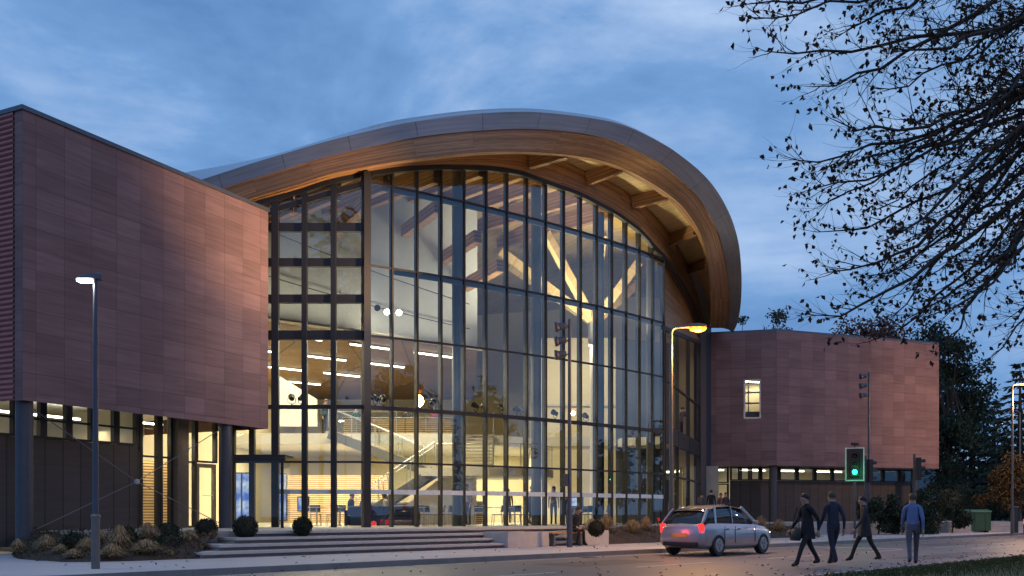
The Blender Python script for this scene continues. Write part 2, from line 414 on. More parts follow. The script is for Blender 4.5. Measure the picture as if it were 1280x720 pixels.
# far hills
m = MB(); rows = [[], []]
for i in range(60):
    x = -700 + i * 25
    rows[0].append((x, 900, -5)); rows[1].append((x, 980, 60 + 18 * math.sin(i * 0.21) + 6 * math.sin(i * 0.9)))
rows.append([(p[0], 1200, -5) for p in rows[0]])
m.loft(rows); struct('hills', m, mat('hill_woods', (0.045, 0.075, 0.09), 0.95, var=0.25, scale=0.02), smooth=True)

# ------------------------------------------------------------------ west wing (nearest the camera)
P0 = V((-12.9, 25.3, 0)); D = V((0.447, 0.894, 0)).normalized(); NO = V((D.y, -D.x, 0))
LW = 9.6; ZS = 4.24; ZT = 11.9
def W(t, n, z): return P0 + D * t + NO * n + V((0, 0, z))
wing = thing('stone_wing', 'red sandstone clad box with ribbed end wall raised on columns left of the glass hall', 'building', tuple(P0))
def wall_uv(m, a, b, z0, z1, u0=0.0):
    L = (b - a).length
    m.face([V((a.x, a.y, z0)), V((b.x, b.y, z0)), V((b.x, b.y, z1)), V((a.x, a.y, z1))], [(u0, z0), (u0 + L, z0), (u0 + L, z1), (u0, z1)])
m = MB()
wall_uv(m, W(0, 0, 0), W(LW, 0, 0), ZS, ZT, -0.4 + 0.88)
wall_uv(m, W(LW, 0, 0), W(LW, -18, 0), ZS, ZT)
wall_uv(m, W(0, -0.32, 0), W(0, 0, 0), ZS, ZT, 0.88 * 3 - 0.32)
wall_uv(m, W(LW, -18, 0), W(0, -18, 0), ZS, ZT)
m.build('stone_cladding', M['stone'], wing)
m = MB(); zz = ZS + 0.02
prof = []
while zz < ZT - 0.05:
    prof += [(-0.03, zz), (0.035, zz + 0.045), (0.035, zz + 0.095), (-0.03, zz + 0.14)]; zz += 0.142
m.loft([[W(-o, -0.33, z) for o, z in prof], [W(-o, -18, z) for o, z in prof]]); m.build('ribbed_end_wall', M['rib_clad'], wing)
m = MB(); m.box(W(LW / 2, -9, ZT + 0.06), (LW + 0.10, 18.10, 0.12), math.atan2(D.y, D.x)); m.build('coping', M['coping'], wing)
m = MB(); m.box(W(LW / 2, -9, ZS + 0.56), (LW - 0.03, 17.97, 0.04), math.atan2(D.y, D.x)); 
sof = m.build('soffit', M['grey'], wing)
for t, n in ((1.2, -1.6), (3.6, -1.7), (6.0, -1.7), (8.2, -1.7)):
    m = MB(); m.lathe([(0.085, ZS + 0.528), (0.085, ZS + 0.54)], W(t, n, 0), 12); m.build('downlight', M['led_cool'], sof)
RB = -2.2
m = MB(); wall_uv(m, W(0.5, RB, 0), W(5.8, RB, 0), 0.3, 3.46); wall_uv(m, W(0.5, -18, 0), W(0.5, RB, 0), 0.3, 3.46)
m.face([W(0.5, RB, 3.46), W(5.8, RB, 3.46), W(5.8, RB - 0.3, 3.46), W(0.5, RB - 0.3, 3.46)])
m.build('timber_panelling', M['panelling'], wing)
def wing_window(t0, t1, z0, z1, ang, name='clerestory_window', mid=None):
    fr = MB(); w = 0.11
    for t in (t0, t1): fr.beam(W(t, RB, z0), W(t, RB, z1), w, 0.16, NO)
    for z in (z0 + 0.03, z1 - 0.03): fr.beam(W(t0 + w / 2, RB, z), W(t1 - w / 2, RB, z), 0.13, 0.07)
    if mid: fr.beam(W(t0 + w / 2, RB, mid), W(t1 - w / 2, RB, mid), 0.10, 0.06)
    o = fr.build(name, M['frame'], wing)
    g = MB(); a, b = W(t0 + w / 2, RB - 0.02, 0), W(t1 - w / 2, RB - 0.02, 0)
    wall_uv(g, a, b, z0 + 0.065, z1 - 0.065); g.build('pane', M['glass_clear'], o)
    return o
tt = 0.5
while tt < 5.6:
    wing_window(tt + 0.06, tt + 0.88 - 0.06, 3.47, ZS + 0.53, 0, mid=4.02); tt += 0.88
for t0, t1 in ((5.85, 6.62), (6.7, 7.2)): wing_window(t0 + 0.05, t1, ZPL, ZS + 0.53, 0, 'tall_window', 3.15)
m = MB(); m.box(W(7.5, RB + 0.05, (ZPL + ZS + 0.54) / 2), (0.5, 0.5, ZS + 0.54 - ZPL - 0.01), math.atan2(D.y, D.x)); m.build('brown_pier', mat('brown_pier_paint', (0.13, 0.105, 0.09), 0.7), wing)
wing_window(7.85, 8.3, ZPL, ZS + 0.53, 0, 'tall_window', 3.05)
wing_window(8.36, 9.3, 3.06, ZS + 0.53, 0, 'fanlight')
dr = MB()
for t in (8.42, 9.24): dr.beam(W(t, RB, ZPL + 0.02), W(t, RB, 3.02), 0.13, 0.12, NO)
dr.beam(W(8.49, RB, 2.95), W(9.17, RB, 2.95), 0.12, 0.14); dr.beam(W(8.49, RB, ZPL + 0.12), W(9.17, RB, ZPL + 0.12), 0.12, 0.2)
d_ = dr.build('door', mat('door_frame_grey', (0.20, 0.17, 0.15), 0.5), wing)
m = MB(); wall_uv(m, W(8.49, RB - 0.02, 0), W(9.17, RB - 0.02, 0), ZPL + 0.22, 2.88); m.build('pane', M['glass_clear'], d_)
m = MB(); m.tube([W(9.1, RB + 0.12, 1.75), W(9.1, RB + 0.12, 2.05)], 0.018); m.tube([W(8.55, RB + 0.12, 1.9), W(9.1, RB + 0.12, 1.9)], 0.014); m.build('handle', M['steel'], d_)
# lit rooms behind the recess
m = MB(); wall_uv(m, W(9.4, -7, 0), W(0.55, -7, 0), 0.3, ZS + 0.5); m.build('room_wall', M['cream'], wing)
m = MB(); wall_uv(m, W(5.9, -3.6, 0), W(9.4, -3.6, 0), ZPL, 3.1); m.build('slatted_wall', M['slat'], wing)
m = MB(); zc_ = ZS + 0.5; m.face([W(0.55, RB - 0.05, zc_), W(9.4, RB - 0.05, zc_), W(9.4, -7, zc_), W(0.55, -7, zc_)][::-1]); m.build('room_ceiling', M['white'], wing)
for t, n_, l_ in ((1.5, -3.9, 1.9), (4.0, -3.9, 1.9), (7.0, -3.0, 1.2)):
    m = MB(); m.box(W(t, n_, ZS + 0.1), (l_, 0.09, 0.06), math.atan2(D.y, D.x)); m.build('light_strip', M['led'], wing)
m = MB(); wall_uv(m, W(5.82, RB - 0.1, 0), W(5.82, -7, 0), 0.3, ZS + 0.48); wall_uv(m, W(5.80, -7, 0), W(5.80, RB - 0.1, 0), 0.3, ZS + 0.48); m.build('partition', M['cream'], wing)
for t, n in ((0.32, -0.36), (7.87, -0.36)):
    m = MB(); zb = 0.25 if t < 1 else ZPL
    m.lathe([(0.22, zb), (0.22, ZS + 0.538)], W(t, n, 0), 24); m.build('column', M['column'], wing, smooth=False)
nd = W(4.1, -0.36, 2.22)
br = MB(); br.lathe([(0.02, -0.08), (0.09, -0.05), (0.09, 0.05), (0.02, 0.08)], nd, 12)
brace = br.build('brace_node', M['steel'], wing)
for t, z in ((0.5, 4.12), (0.5, 0.75), (7.7, 4.12), (7.7, 0.9)):
    m = MB(); m.tube([nd, W(t, -0.36, z)], 0.014, 6); m.build('brace_rod', M['grey'], brace)

# ------------------------------------------------------------------ east wing (beyond the hall)
E0 = V((11.45, 58.2, 0)); E1 = V((15.7, 57.0, 0)); E2 = V((27.35, 61.5, 0)); EB = V((-4.2, 15, 0))
ES, ET = 4.12, 12.1
ewing = thing('stone_wing', 'far red sandstone clad box with one square window beside the street trees', 'building', tuple(E1))
m = MB()
WN0, WN1 = P(930, 0, 57.4), P(951.5, 0, 57.2)
def lerp2(a, b, f): return a.lerp(b, f)
fa = (WN0.x - E0.x) / (E1.x - E0.x); fb = (WN1.x - E0.x) / (E1.x - E0.x)
wa, wb = lerp2(E0, E1, fa), lerp2(E0, E1, fb); wz0, wz1 = 6.93, 9.32
LE = (E1 - E0).length
def strip(a, b, z0, z1, u0):
    wall_uv(m, a, b, z0, z1, u0)
strip(E0, wa, ES, ET, 0); strip(wb, E1, ES, ET, LE * fb); strip(wa, wb, ES, wz0, LE * fa); strip(wa, wb, wz1, ET, LE * fa)
nE = V(((E1 - E0).y, -(E1 - E0).x, 0)).normalized()
for a, b in ((wa, wb),):
    ia, ib = a - nE * 0.3, b - nE * 0.3
    m.face([V((a.x, a.y, wz0)), V((b.x, b.y, wz0)), V((ib.x, ib.y, wz0)), V((ia.x, ia.y, wz0))])
    m.face([V((a.x, a.y, wz0)), V((ia.x, ia.y, wz0)), V((ia.x, ia.y, wz1)), V((a.x, a.y, wz1))])
    m.face([V((b.x, b.y, wz0)), V((b.x, b.y, wz1)), V((ib.x, ib.y, wz1)), V((ib.x, ib.y, wz0))])
    m.face([V((a.x, a.y, wz1)), V((ia.x, ia.y, wz1)), V((ib.x, ib.y, wz1)), V((b.x, b.y, wz1))])
strip(E1, E2, ES, ET, 0); strip(E2, E2 + EB, ES, ET, 0); strip(E2 + EB, E0 + EB, ES, ET, 0); strip(E0 + EB, E0, ES, ET, 0)
m.build('stone_cladding', M['stone'], ewing)
m = MB(); m.prism([(p.x, p.y) for p in (E0, E1, E2, E2 + EB, E0 + EB)], ET, ET + 0.12); m.build('coping', M['coping'], ewing)
m = MB(); m.prism([(p.x, p.y) for p in (E0 - nE * 0.02, E1 - V((0, -0.02, 0)), E2, E2 + EB, E0 + EB)], ES + 0.002, ES + 0.05); m.build('soffit', M['grey'], ewing)
fr = MB(); ia, ib = wa - nE * 0.16, wb - nE * 0.16
mid = ia.lerp(ib, 0.5)
for q in (ia.lerp(ib, 0.05), ia.lerp(ib, 0.95)): fr.beam(V((q.x, q.y, wz0)), V((q.x, q.y, wz1)), 0.1, 0.1, nE)
for z in (wz0 + 0.05, wz1 - 0.05): fr.beam(V((ia.x, ia.y, z)), V((ib.x, ib.y, z)), 0.09, 0.1)
wn = fr.build('window', M['steel'], ewing)
g = MB(); wall_uv(g, ia, ib, wz0, wz1); g.build('pane', M['glass_clear'], wn)
m = MB(); c = (wa + wb) / 2 - nE * 3.0
wall_uv(m, c - V((2.5, 0, 0)), c + V((2.5, -0.7, 0)), 5, 10.5); m.face([c + V((-2.5, 0, 10.2)), c + V((2.5, -0.7, 10.2)), c + V((2.5, 2.4, 10.2)) + nE * 0, c + V((2.5, 2.3, 10.2))])
m.build('room_wall', M['cream'], ewing)
m = MB(); a = wa - nE * 0.9
m.box(a + V((0.7, -0.15, 7.05)), (1.9, 0.3, 0.75), -0.27); m.box(a + V((0.7, -0.15, 7.95)), (1.9, 0.3, 0.06), -0.27); m.box(a + V((0.7, -0.15, 8.6)), (1.9, 0.3, 0.06), -0.27); m.box(a + V((0.25, -0.05, 8.3)), (0.06, 0.3, 1.9), -0.27); m.build('shelving', M['grey'], ewing)
m = MB(); a = wa - nE * 1.6; m.box(a + V((0.5, 0, 9.35)), (1.5, 0.1, 0.06), 0.4); m.build('light_strip', M['led'], ewing)
RE = 2.0
nR = V(((E2 - E1).y, -(E2 - E1).x, 0)).normalized()
EC0, EC1, EC2 = E0 - nE * RE + (E1 - E0).normalized() * 0.2, E1 - nE * RE + (E1 - E0).normalized() * -0.25, E2 - nR * RE
EC1 = V((15.25, 58.95, 0)); EC0 = V((11.95, 59.9, 0))
dd = (EC1 - EC0); fd = 0.47
Cd = EC0 + dd * fd
m = MB(); wall_uv(m, Cd, EC1, ZPL, 3.3); wall_uv(m, EC1, EC2, ZPL, 3.3); m.build('timber_panelling', M['panelling'], ewing)
def east_window(a, b, z0, z1, name):
    fr = MB(); n_ = V(((b - a).y, -(b - a).x, 0)).normalized(); u = (b - a).normalized()
    for q in (a + u * 0.06, b - u * 0.06): fr.beam(V((q.x, q.y, z0)), V((q.x, q.y, z1)), 0.12, 0.14, n_)
    for z in (z0 + 0.03, z1 - 0.03): fr.beam(V((a.x, a.y, z)) + u * 0.12, V((b.x, b.y, z)) - u * 0.12, 0.12, 0.06)
    o = fr.build(name, M['frame'], ewing)
    g = MB(); wall_uv(g, a + u * 0.12, b - u * 0.12, z0 + 0.06, z1 - 0.06); g.build('pane', M['glass_clear'], o)
    return o
for i in range(3): east_window(Cd.lerp(EC1, i / 3.0), Cd.lerp(EC1, (i + 1) / 3.0) - dd.normalized() * 0.01, 3.31, ES - 0.02, 'clerestory_window')
for i in range(9): east_window(EC1.lerp(EC2, i / 9.0), EC1.lerp(EC2, (i + 0.99) / 9.0), 3.31, ES - 0.02, 'clerestory_window')
east_window(EC0, EC0 + dd * 0.2, ZPL, 3.1, 'glazed_door'); east_window(EC0 + dd * 0.215, EC0 + dd * 0.45, ZPL, 3.1, 'glazed_door')
east_window(EC0 + dd * 0.2, EC0 + dd * 0.45, 3.15, ES - 0.02, 'fanlight')
m = MB(); q = V((-1.5, 5.0, 0)); wall_uv(m, EC0 + q, EC2 + q, ZPL, ES); m.build('room_wall', M['cream'], ewing)
m = MB(); m.face([p + V((0, 0, ES - 0.03)) for p in (EC0, EC1, EC2, EC2 + q, EC0 + q)][::-1]); m.build('room_ceiling', M['white'], ewing)
for c_, l_, a_ in [(EC1.lerp(EC2, f) + V((-1, 2.2, ES - 0.1)), 2.0, 0.37) for f in (0.1, 0.35, 0.6)] + [(EC0 + V((1.0, 1.6, ES - 0.1)), 1.2, -0.3)]:
    m = MB(); m.box(c_, (l_, 0.1, 0.05), a_); m.build('light_strip', M['led'], ewing)
for c in (E1 + V((-0.05, 0.55, 0)), E1.lerp(E2, 0.9) + V((-0.3, 0.7, 0))):
    m = MB(); m.lathe([(0.23, ZPL), (0.23, ES)], c, 20); m.build('column', M['column'], ewing)
# ------------------------------------------------------------------ glass hall: plan curve of the facade
X0, Y0 = -5.22, 34.4; TH0, TH1, SL = R(31), R(50), 16.3; RAD = SL / (TH1 - TH0)
def arc(s):
    th = TH0 + (TH1 - TH0) * s / SL
    return V((X0 + RAD * (math.sin(th) - math.sin(TH0)), Y0 - RAD * (math.cos(th) - math.cos(TH0)), 0)), th
AE = arc(SL)[0]; SD = V((11.2, 57.2, 0)) - AE; SLEN = SD.length; SDn = SD.normalized()
LBAY = -10.3
def plan(s):
    """facade plan by running length: s<0 left bay, 0..SL curved wall, beyond: side glazing. returns point, tangent"""
    if s < 0: return V((X0 + s, Y0, 0)), V((1, 0, 0))
    if s <= SL:
        p, th = arc(s); return p, V((math.cos(th), math.sin(th), 0))
    return AE + SDn * (s - SL), SDn
def outn(t): return V((t.y, -t.x, 0))
TAB = []
for i in range(0, 1700):
    s = -9 + i * 0.025
    p, t = plan(s); TAB.append((p.x / p.y * F + 640, p.y, s))
def at_px(px):
    for i in range(1, len(TAB)):
        if TAB[i][0] >= px:
            a, b = TAB[i - 1], TAB[i]; f = (px - a[0]) / max(1e-9, b[0] - a[0])
            return a[1] + f * (b[1] - a[1]), a[2] + f * (b[2] - a[2])
    return TAB[-1][1], TAB[-1][2]
ST = [ # rim top A, metal/timber line B, timber lower edge C, inner arch top D, inner arch bottom E (surveyed), distance of the rim
 ((200,240),(205,259),(210,283),(211,285),(212,288),34.6), ((247,226),(254,244),(262,267),(263,270),(264,273),34.2),
 ((309,206),(314,224.5),(321,246),(322,249),(323,252),33.9), ((357,191.5),(362,210),(369,232),(370,234.5),(371,238),33.7),
 ((407,177.0),(411,196),(418,216.5),(419,219),(420,223),33.6), ((480,159.4),(484,179.3),(489,203),(490,206),(491,210),33.6),
 ((530,150.2),(533,170),(536,197),(537,200),(538,206.5),33.75), ((600,141.8),(600,163.5),(600,190.5),(585,191),(576,206.5),34.3),
 ((672,140.2),(668,161.5),(660,190),(622,190),(612,208),35.5), ((746,148.8),(738,168.5),(717,194.6),(662,193),(650,213.5),37.2),
 ((787,159),(778,180.5),(755,202),(700,200),(688,227),38.4), ((829,180),(815,198.5),(785,213),(733,215),(722,239),39.9),
 ((853,196),(835,212),(812,227.5),(762,228),(750,253),40.8), ((877,216),(858,232),(842,248),(790,245),(775,267),41.8),
 ((895,237),(875,250),(860,267),(815,266),(800,286),42.7), ((910,263),(890,275),(874,290),(838,293),(820,308),43.8),
 ((919,287),(899,295),(882,313),(850,312),(835,324),44.9), ((924.5,312),(905,318),(886,335),(861,332),(846,342),46.3),
 ((927,347),(910,347),(888,358),(872,356),(857,361),49.0), ((926,380),(912,375),(888.5,378),(881,376),(866,378),52.5),
 ((922,403),(911,397),(888,396),(886,393),(872,396),55.0), ((916,416),(909,410),(888,410),(887,408),(876,412),57.0)]
def spline(pts, sub=6):
    out = []; n = len(pts)
    for i in range(n - 1):
        p0, p1, p2, p3 = pts[max(i - 1, 0)], pts[i], pts[i + 1], pts[min(i + 2, n - 1)]
        for k in range(sub):
            t = k / sub
            out.append(0.5 * ((2 * p1) + (p2 - p0) * t + (2 * p0 - 5 * p1 + 4 * p2 - p3) * t * t + (3 * p1 - p0 - 3 * p2 + p3) * t ** 3))
    out.append(pts[-1].copy()); return out
cA, cB, cC, cD, cE = [], [], [], [], []
for a, b, c, d, e, z in ST:
    cA.append(P(a[0], a[1], z)); cB.append(P(b[0], b[1], z + 0.02)); cC.append(P(c[0], c[1], z + 0.12))
    zd, sd = at_px(d[0]); ze, se = at_px(e[0])
    cD.append(P(d[0], d[1], max(zd - 0.30, z + 0.3))); cE.append(P(e[0], e[1], max(ze - 0.12, z + 0.3)))
stD, stC = [p.copy() for p in cD], [p.copy() for p in cC]
cA, cB, cC, cD, cE = [spline(q) for q in (cA, cB, cC, cD, cE)]
NI = V((-0.647, 0.763, 0))
def inward(i):
    f = min(1, max(0, (i / (len(cA) - 1) - 0.72) / 0.25))
    return (NI * (1 - f) + V((-0.9, 0.42, 0)) * f).normalized()
# height of the glass top against plan length
TOPZ = sorted([(at_px(640 + p.x / p.y * F)[1], p.z) for p in cE])
def topz(s):
    if s > SL + 0.2: return 10.0 + (s - SL) / SLEN * 1.5
    if s <= TOPZ[0][0]: return TOPZ[0][1]
    for i in range(1, len(TOPZ)):
        if TOPZ[i][0] >= s:
            a, b = TOPZ[i - 1], TOPZ[i]; f = (s - a[0]) / max(1e-9, b[0] - a[0]); return a[1] + f * (b[1] - a[1])
    return TOPZ[-1][1]
hall = thing('glass_hall', 'tall glazed hall with curved glass front under a sweeping timber lined arched canopy roof', 'building', (0, 37, 0))
m = MB(); m.loft([cB, [a.lerp(b, 0.5) for a, b in zip(cA, cB)], cA]); m.build('fascia', M['silver'], hall, smooth=True)
B2 = [b + inward(i) * 0.05 for i, b in enumerate(cB)]
C2 = []
for i, c in enumerate(cC):
    h = cD[i] - c; h.z = 0; w = min(0.28, h.length * 0.5)
    C2.append(c + (h.normalized() * w if h.length > 1e-6 else V((0, 0, 0))))
C3 = [V((p.x, p.y, max(p.z + 0.25, min(cB[i].z - 0.08, p.z + 0.55)))) for i, p in enumerate(C2)]
m = MB(); m.loft([cC, [a.lerp(b, 0.5) for a, b in zip(B2, cC)], B2, cB]); m.loft([C3, C2, cC]); m.build('rim_beam', M['glulam'], hall)
m = MB(); m.loft([C3, [a.lerp(b, 0.5) for a, b in zip(C3, cD)], [d + V((0, 0, 0.03)) for d in cD]][::-1]); m.build('soffit', M['board'], hall)
E2b = [e + inward(i) * 0.35 for i, e in enumerate(cE)]; D2b = [d + inward(i) * 0.35 for i, d in enumerate(cD)]
m = MB(); m.loft([D2b, E2b, cE, cD]); m.build('inner_arch', M['glulam'], hall)
EX = [e + (d - e) * -0.0 for e, d in zip(cE, cD)]
m = MB()
for i in range(len(cE) - 1):
    a, b = cE[i] - V((0, 0, 0.09)), cE[i + 1] - V((0, 0, 0.09)); m.beam(a + inward(i) * 0.06, b + inward(i) * 0.06, 0.2, 0.17)
m.build('head_channel', M['frame'], hall)
for k in (9, 11, 13, 15, 17):
    a, b = stD[k], stC[k]; h = (a - b); h.z = 0; u = h.normalized(); b = b + u * 0.3
    d = 0.55 if k < 17 else 0.45
    m = MB(); m.beam(a + V((0, 0, -d / 2 - 0.03)) - u * 0.02, b + V((0, 0, 0.5 - d / 2)), 0.24, d); m.build('canopy_rib', M['glulam'], hall)
ROW1 = {0: (150, 236, 37.5), 1: (215, 219, 37), 2: (285, 205.8, 36.5), 3: (340, 193.8, 36), 4: (398, 176.6, 35.0)}
r1 = []
for i in range(len(ST)):
    A = cA[i * 6]
    r1.append(P(*ROW1[i]) if i in ROW1 else A + inward(i * 6) * 0.25 + V((0, 0, 0.21)))
r1 = spline(r1)
r2 = [d + inward(i) * 4 + V((0, 0, 1.5)) for i, d in enumerate(cD)]; r3 = [d + inward(i) * 20 + V((0, 0, -0.5)) for i, d in enumerate(cD)]
m = MB(); m.loft([cA, r1, r2, r3]); m.build('roof_sheet', M['roof'], hall, smooth=True)
i1 = [d + inward(i) * 0.36 + V((0, 0, -0.05)) for i, d in enumerate(cD)]; i2 = [d + inward(i) * 4.5 + V((0, 0, 0.45)) for i, d in enumerate(cD)]; i3 = [d + inward(i) * 19.5 + V((0, 0, -1.2)) for i, d in enumerate(cD)]
m = MB(); m.loft([i3, i2, i1]); m.build('roof_lining', M['board'], hall, smooth=True)
# ---- glazing
TR = [3.10, 5.07, 7.64, 10.17, 13.15]
MULS = [SL * k / 16.0 for k in range(17)]
LEFT = [-10.0 - X0, -9.3 - X0, -8.47 - X0, -7.42 - X0, -6.38 - X0]
SIDE = [SL + 0.25, SL + 4.2, SL + 8.2, SL + SLEN - 0.1]
allm = LEFT + MULS + SIDE
big = {-8.47 - X0: 0.24, 0.0: 0.26}
def vert(s, z0, z1, w, out, inn, mb):
    p, t = plan(s); n = outn(t)
    c = p + n * (out - inn) / 2
    mb.box(V((c.x, c.y, (z0 + z1) / 2)), (w, out + inn, z1 - z0), math.atan2(t.y, t.x))
for s in allm:
    if s < -0.01: w, o, i_ = (0.25 if s in big else 0.19), 0.14, 0.08
    elif s < 0.01: w, o, i_ = 0.26, 0.12, 0.18
    elif s <= SL + 0.01: w, o, i_ = 0.065, 0.045, 0.21
    else: w, o, i_ = 0.10, 0.06, 0.16
    m = MB(); vert(s, ZPL, topz(s) - 0.05, w, o, i_, m); m.build('mullion', M['frame'], hall)
def rail(s0, s1, z, h, out, inn, mb, step=1.02):
    n = max(1, int(round((s1 - s0) / step)))
    for k in range(n):
        a, ta = plan(s0 + (s1 - s0) * k / n + 1e-4); b, tb = plan(s0 + (s1 - s0) * (k + 1) / n - 1e-4)
        na = outn(ta) * (out - inn) / 2; nb = outn(tb) * (out - inn) / 2
        mb.beam(a + na + V((0, 0, z)), b + nb + V((0, 0, z)), out + inn, h)
for z in TR:
    ss = [s for s in [i * 0.1 for i in range(164)] if topz(s) > z + 0.15]
    m = MB(); a, b = max(0.14, ss[0]), min(SL, ss[-1])
    rail(a, b, z, 0.07 if z != 5.07 else 0.15, 0.02, 0.07, m); m.build('transom', M['frame'], hall)
    if z > 9:
        m = MB()
        for k in range(16):
            s0, s1 = MULS[k] + 0.06, MULS[k + 1] - 0.05
            if s0 < a: continue
            if s1 > b: break
            rail(s0, s1, z - 0.12, 0.16, -0.05, 0.12, m)
        m.build('blind_box', M['frame'], hall)
for z, h in ((3.10, 0.07), (5.07, 0.14), (7.64, 0.33), (8.94, 0.30), (10.24, 0.30), (11.50, 0.30)):
    m = MB(); s = -0.13
    ls = [-X0 - 10.0 + 0.0]
    rail(-10.0 - X0, -0.13, z, h, 0.07, 0.12, m, 50); m.build('transom', M['frame'], hall)
m = MB()
for i in range(5):
    s0, s1 = (LEFT + [0.0])[i], (LEFT + [0.0])[i + 1]
    a = V((X0 + s0, Y0 - 0.02, topz(s0) - 0.45)); b = V((X0 + s1, Y0 - 0.02, topz(s1) - 0.45)); m.beam(a, b, 0.16, 0.2)
m.build('raking_transom', M['frame'], hall)
for z, h in ((3.10, 0.09), (5.05, 0.85), (7.6, 0.08)):
    m = MB(); rail(SIDE[0] + 0.05, SIDE[-1] - 0.05, z, h, 0.04, 0.10, m, 4); m.build('transom', M['frame'], hall)
cells = list(zip(LEFT, LEFT[1:] + [0.0])) + list(zip(MULS, MULS[1:])) + list(zip(SIDE, SIDE[1:]))
for s0, s1 in cells:
    a, ta = plan(s0 + 1e-4); b, tb = plan(s1 - 1e-4); n = outn((b - a).normalized()) * -0.012
    m = MB(); za, zb = topz(s0) - 0.05, topz(s1) - 0.05
    a, b = a + n, b + n
    m.face([V((a.x, a.y, ZPL)), V((b.x, b.y, ZPL)), V((b.x, b.y, zb)), V((a.x, a.y, za))]); g = m.build('glass_bay', M['glass'], hall)
    if s0 >= -3.3 and s1 < SL + 1:
        n2 = outn((b - a).normalized()) * 0.012; u = (b - a).normalized() * 0.06
        m = MB(); p, q = a + n2 + u, b + n2 - u
        m.face([V((p.x, p.y, 1.95)), V((q.x, q.y, 1.95)), V((q.x, q.y, 2.12)), V((p.x, p.y, 2.12))]); m.build('frosted_band', M['frost'], g)
for px in (581.5, 681.5, 761.5, 826):
    z, s = at_px(px); p, t = plan(s); c = p - outn(t) * 0.55
    m = MB(); m.lathe([(0.21, ZPL), (0.21, topz(s) - 0.1)], c, 20); m.build('column', M['column'], hall, smooth=True)
# dark wall between side glazing and the far wing
m = MB(); a, b = V((11.2, 57.2, 0)), V((12.05, 58.05, 0))
wall_uv(m, a, b, ZPL, 12.6); wall_uv(m, b, b + V((-3, 8, 0)), ZPL, 12.6); m.build('dark_pier', M['column'], hall)
bk_, tp_ = [], []
for i in range(len(cE)):
    sx_ = at_px(640 + cE[i].x / cE[i].y * F)[1]
    if sx_ >= SL - 0.2:
        p, t = plan(min(sx_, SL + SLEN)); bk_.append(V((p.x, p.y, topz(max(sx_, SL + 0.3)) + 0.02)) - outn(t) * 0.02); tp_.append(E2b[i] + V((0, 0, 0.02)))
m = MB(); m.loft([tp_, [a.lerp(b, 0.5) for a, b in zip(tp_, bk_)], bk_]); m.build('side_soffit', M['glulam'], hall)
m = MB()
for a, b in zip(bk_, bk_[1:]): m.beam(a - V((0, 0, 0.1)), b - V((0, 0, 0.1)), 0.16, 0.2)
m.build('side_head_channel', M['frame'], hall)
m = MB(); m.box((12.0, 57.75, 2.5), (0.8, 0.35, 3.2), -0.27); m.build('concrete_pier', M['conc'], hall)
# entrance lobby of the hall
lob = MB(); lx0, lx1, ly = -9.9, -7.9, 33.0
for x in (lx0, lx1): lob.beam((x, ly, ZPL), (x, ly, 3.05), 0.09, 0.09)
lob.beam((lx0 - 0.1, ly, 3.12), (lx1 + 0.1, ly, 3.12), 0.14, 0.14); lob.box(((lx0 + lx1) / 2, (ly + 34.2) / 2 + 0.04, 3.24), (2.2, 1.2, 0.08)); 
o = lob.build('entrance_lobby', M['frame'], hall)
m = MB(); m.face([(lx0 + .05, ly, ZPL), (lx1 - .05, ly, ZPL), (lx1 - .05, ly, 3.04), (lx0 + .05, ly, 3.04)]); m.face([(lx1, ly + .05, ZPL), (lx1, 34.2, ZPL), (lx1, 34.2, 3.04), (lx1, ly + .05, 3.04)]); m.build('pane', M['glass_clear'], o)
# ---- interior shell
CH = V((0.763, 0.647, 0))
def H(t, n, z): return V((X0, Y0, 0)) + CH * t + NI * n + V((0, 0, z))
ZL1 = 5.10; ZC = 8.6
m = MB(); m.face([(-14, 34.5, ZPL + 0.006), (-5.2, 34.5, ZPL + 0.006), (7.0, 45.1, ZPL + 0.006), (11, 57, ZPL + 0.006), (9, 64, ZPL + 0.006), (-14, 64, ZPL + 0.006)]); struct('hall_floor', m, M['intfloor'])
m = MB()
def ywall(x0, x1, y, z0, z1): m.face([(x0, y, z0), (x1, y, z0), (x1, y, z1), (x0, y, z1)])
ywall(-14, 1, 56, ZPL, ZL1 - 0.5); ywall(-14, 6.2, 62, ZL1, 15.3); ywall(5.4, 11, 60, ZPL, 14.8)
m.face([(-14, 64, ZPL), (-14, 35, ZPL), (-14, 35, 13), (-14, 64, 13)][::-1])
m.build('back_wall', M['cream'], hall)
m = MB(); ywall(1.0, 5.4, 50, ZPL, 10.4); m.face([(5.4, 50, ZPL), (5.4, 62, ZPL), (5.4, 62, 10.4), (5.4, 50, 10.4)]); m.face([(1.0, 62, ZPL), (1.0, 50, ZPL), (1.0, 50, 10.4), (1.0, 62, 10.4)])
m.build('core_wall', M['cream'], hall)
m = MB(); wall_uv(m, V((5.42, 50.02, 0)), V((8.5, 51.6, 0)), ZPL + 0.01, 10.4); m.build('added_dark_backing', M['grey'], hall)  # added grey sheet standing in for a dim interior behind the right panes
m = MB(); m.box((3.2, 49.94, 6.9), (4.4, 0.1, 0.12)); m.box((3.2, 49.94, 5.0), (4.4, 0.1, 0.5)); m.build('core_trim', M['offwhite'], hall)
m = MB(); m.prism([(-13.9, 46), (-2.6, 46), (-1.8, 47.2), (-0.6, 47.2), (0.98, 49), (0.98, 61.9), (-13.9, 61.9)], ZL1 - 0.5, ZL1); m.build('upper_floor', M['offwhite'], hall)
m = MB(); m.prism([(7.9, 47.5), (10.6, 56.5), (7, 62), (5.5, 62), (5.5, 49)], ZL1 - 0.4, ZL1); m.build('gallery_floor', M['offwhite'], hall)
m = MB(); m.face([(6.2, 62, ZPL), (11, 58, ZPL), (11, 58, 12.5), (6.2, 62, 12.5)]); m.build('gallery_wall', M['cream'], hall)
